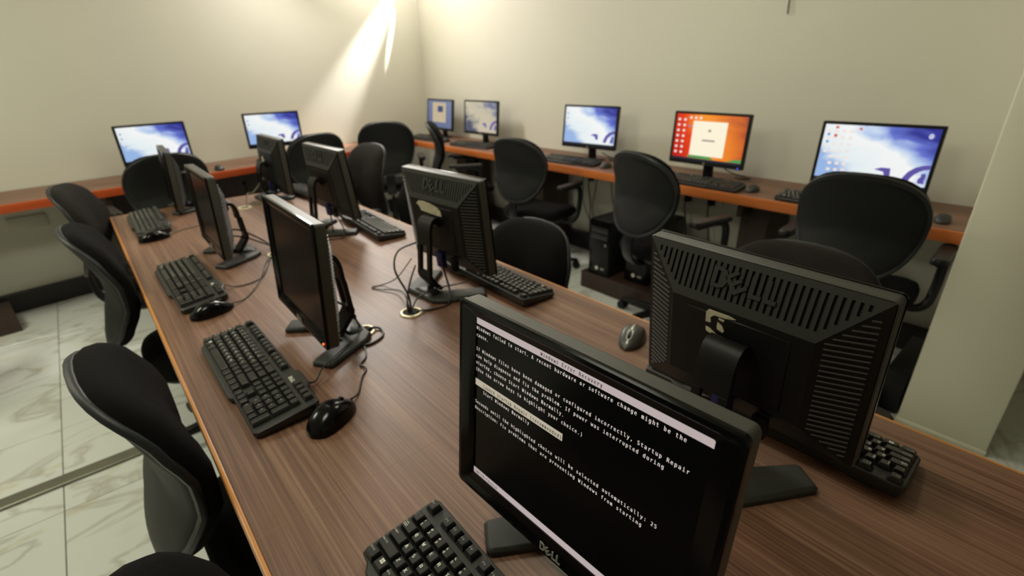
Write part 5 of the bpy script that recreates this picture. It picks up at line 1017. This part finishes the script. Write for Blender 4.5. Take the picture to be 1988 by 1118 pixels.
# ------------------------------------------------------------------ computers on the floor, sockets, plugs and cables
def tower(label, x, y, rz, z0):
    t = thing('computer_tower', label, 'computer', (x, y, z0), rad(rz), 'black computer towers on low wooden stands')
    w_, d_, h_ = 0.17, 0.40, 0.385
    link('case', MB().box(-w_ / 2, w_ / 2, 0.012, d_, 0, h_).mesh('case', M_TOWER, bevel=0.004), t)
    link('front_panel', MB().box(-w_ / 2 + .002, w_ / 2 - .002, 0, 0.012, 0.004, h_ - 0.002).mesh('front_panel', M_GLOSS, bevel=0.004), t)
    for zz in (0.30, 0.255): link('drive_door', MB().box(-0.07, 0.07, -0.003, 0.004, zz, zz + 0.038).mesh('drive_door', M_TOWER, bevel=0.002), t)
    link('power_button', MB().box(0.045, 0.062, -0.003, 0.003, 0.215, 0.232).mesh('power_button', M_STEEL, bevel=0.002), t)
    lg = MB().rings([[(0.013 * math.cos(2 * PI * k / 16) - 0.012, yy, 0.050 + 0.013 * math.sin(2 * PI * k / 16)) for k in range(16)] for yy in (0.001, -0.0015)])
    b = link('badge', lg.mesh('badge', M_LEGEND, smooth=30), t); b['label'] = 'small white round badge'
    hp = MB(); write(hp, 'hp', lambda px, pz: (-0.022 + px, -0.0019, 0.044 + pz), 0, 0, 0.0095, 0.014)
    link('badge_letters', hp.mesh('badge_letters', M_TOWER, smooth=0), b)
    st = MB().box(0.020, 0.052, -0.0015, 0.001, 0.044, 0.058)
    link('sticker', st.mesh('sticker', M_STEEL, smooth=0), t)
    return t
def stand(label, x, y, rz, w_, d_):
    t = thing('computer_stand', label, 'stand', (x, y, 0), rad(rz), 'low wooden computer stands')
    link('top_board', MB().box(-w_ / 2, w_ / 2, 0, d_, 0.098, 0.118).mesh('top_board', M_DWOOD, bevel=0.002, smooth=0), t)
    link('front_board', MB().box(-w_ / 2, w_ / 2, 0.0, 0.018, 0.0, 0.098).mesh('front_board', M_DWOOD, bevel=0.002, smooth=0), t)
    for s in (-1, 1): link('side_board', MB().box(s * w_ / 2 - (0.018 if s > 0 else 0), s * w_ / 2 + (0 if s > 0 else 0.018), 0.018, d_, 0.0, 0.098).mesh('side_board', M_DWOOD, bevel=0.002, smooth=0), t)
stand('brown wooden stand under the wall desk carrying two towers', 2.45, 1.84, -90, 0.59, 0.50)
tower('black computer tower on the brown stand, farther from the column', 2.465, 2.00, -90, 0.118)
tower('black computer tower on the brown stand, half behind the chair', 2.53, 1.745, -90, 0.118)
stand('brown wooden stand on the floor below the far desk at the picture edge', -0.86, 4.01, 8, 0.60, 0.30)

t = thing('dark_filler_box', 'added low black box darkening the floor against the column under the wall desk', 'box', (2.39, 0.285, 0), rad(-90))  # added box that fills the dark area beside the column
link('case', MB().box(-0.039, 0.039, 0.014, 0.40, 0, 0.21).mesh('case', M_TOWER, bevel=0.004), t)
link('front_panel', MB().box(-0.038, 0.038, 0, 0.014, 0.003, 0.207).mesh('front_panel', M_BLACK, bevel=0.004), t)
def socket(label, loc, rz, w_, h_, plugs=()):
    t = thing('wall_socket', label, 'socket', loc, rz, 'wall sockets under the desks')
    link('plate', MB().box(-w_ / 2, w_ / 2, -0.012, 0, -h_ / 2, h_ / 2).mesh('plate', M_SOCKET, bevel=0.003), t)
    for k in range(int(w_ / 0.09)):
        hx = -w_ / 2 + 0.045 + 0.09 * k
        link('outlet', MB().tube([(hx, -0.0135, 0), (hx, -0.010, 0)], 0.019, 14).mesh('outlet', M_SOCKET, smooth=30), t)
socket('pale socket plate on the wall under the orange screen', (3.12, 1.66, 0.585), rad(-90), 0.30, 0.085)
socket('pale socket plate on the wall under the middle snowy screen', (3.12, 2.58, 0.60), rad(-90), 0.24, 0.085)
wp = WA + WDIR * ((-0.375 + 2.9) / WDIR.x); socket('wide pale socket strip on the far wall under the desk end', (wp.x, wp.y, 0.565), WANG, 0.20, 0.085)
wp2 = WA + WDIR * ((1.05 + 2.9) / WDIR.x); socket('socket plate with a black plug on the far wall', (wp2.x, wp2.y, 0.585), WANG, 0.20, 0.085)
def plug(label, x, y, z, rz=-90):
    t = thing('power_plug', label, 'plug', (x, y, z), rad(rz), 'black power plugs in the wall sockets')
    link('body', MB().rings([[(u, -0.014, v) for u, v in rrect(-0.024, 0.024, -0.026, 0.026, 0.008)], [(u, -0.040, v) for u, v in rrect(-0.020, 0.020, -0.024, 0.022, 0.008)], [(u, -0.052, v) for u, v in rrect(-0.012, 0.012, -0.022, 0.010, 0.005)]]).mesh('body', M_BLACK, smooth=40), t)
    link('lead', MB().tube(bez([(0, -0.045, -0.015), (0.0, -0.055, -0.06), (0.02, -0.05, -0.18), (0.05, -0.08, -0.30), (0.07, -0.10, -0.44)], 5), 0.0045, 6).mesh('lead', M_CABLE, smooth=60), t)
plug('black plug under the orange screen, farther from the column', 3.12, 1.755, 0.585)
plug('black plug under the orange screen, nearer the column', 3.12, 1.585, 0.585)
plug('black plug under the middle snowy screen', 3.12, 2.625, 0.60)
plug('black plug on the far wall under the desk', wp2.x - 0.045, wp2.y - 0.008, 0.585, math.degrees(WANG))
cable('hanging_cable', 'thin grey green cable hanging down the wall to the towers, slack', [(3.08, 2.70, 0.74), (3.07, 2.69, 0.55), (3.06, 2.66, 0.38), (3.05, 2.55, 0.22), (2.98, 2.40, 0.14), (2.92, 2.22, 0.17)], 0.0045, M_GCABLE)
cable('hanging_cable', 'thin dark cable hanging down the wall beside the slack grey green one', [(3.08, 2.55, 0.74), (3.07, 2.55, 0.55), (3.06, 2.57, 0.36), (3.05, 2.50, 0.20), (2.98, 2.33, 0.22), (2.92, 2.18, 0.24)], 0.004, M_CABLE)
cable('hanging_cable', 'dark cable looping down behind the chair in front of the orange screen', [(3.08, 2.42, 0.74), (3.07, 2.40, 0.60), (3.05, 2.36, 0.46), (2.98, 2.25, 0.36), (2.90, 2.12, 0.36)], 0.004, M_CABLE)
cable('wall_cable', 'short thin cable end hanging high on the wall above the orange screen', [(3.113, 1.325, 2.10), (3.112, 1.325, 1.90), (3.112, 1.322, 1.74), (3.110, 1.318, 1.66)], 0.004, M_GCABLE)
for k, (py, pz) in enumerate(((2.496, 0.0), (1.527, 0.0))):
    cable('desk_cable', ['tangled lead behind the foot of the middle snowy screen', 'tangled lead behind the foot of the orange screen'][k],
          [(2.99, py - 0.05, TH + .05), (3.03, py - 0.09, TH + .02), (3.05, py - 0.16, Z + .003), (3.02, py - 0.20, Z + .003), (2.98, py - 0.17, Z + .003), (3.0, py - 0.12, Z + .006)], 0.004)
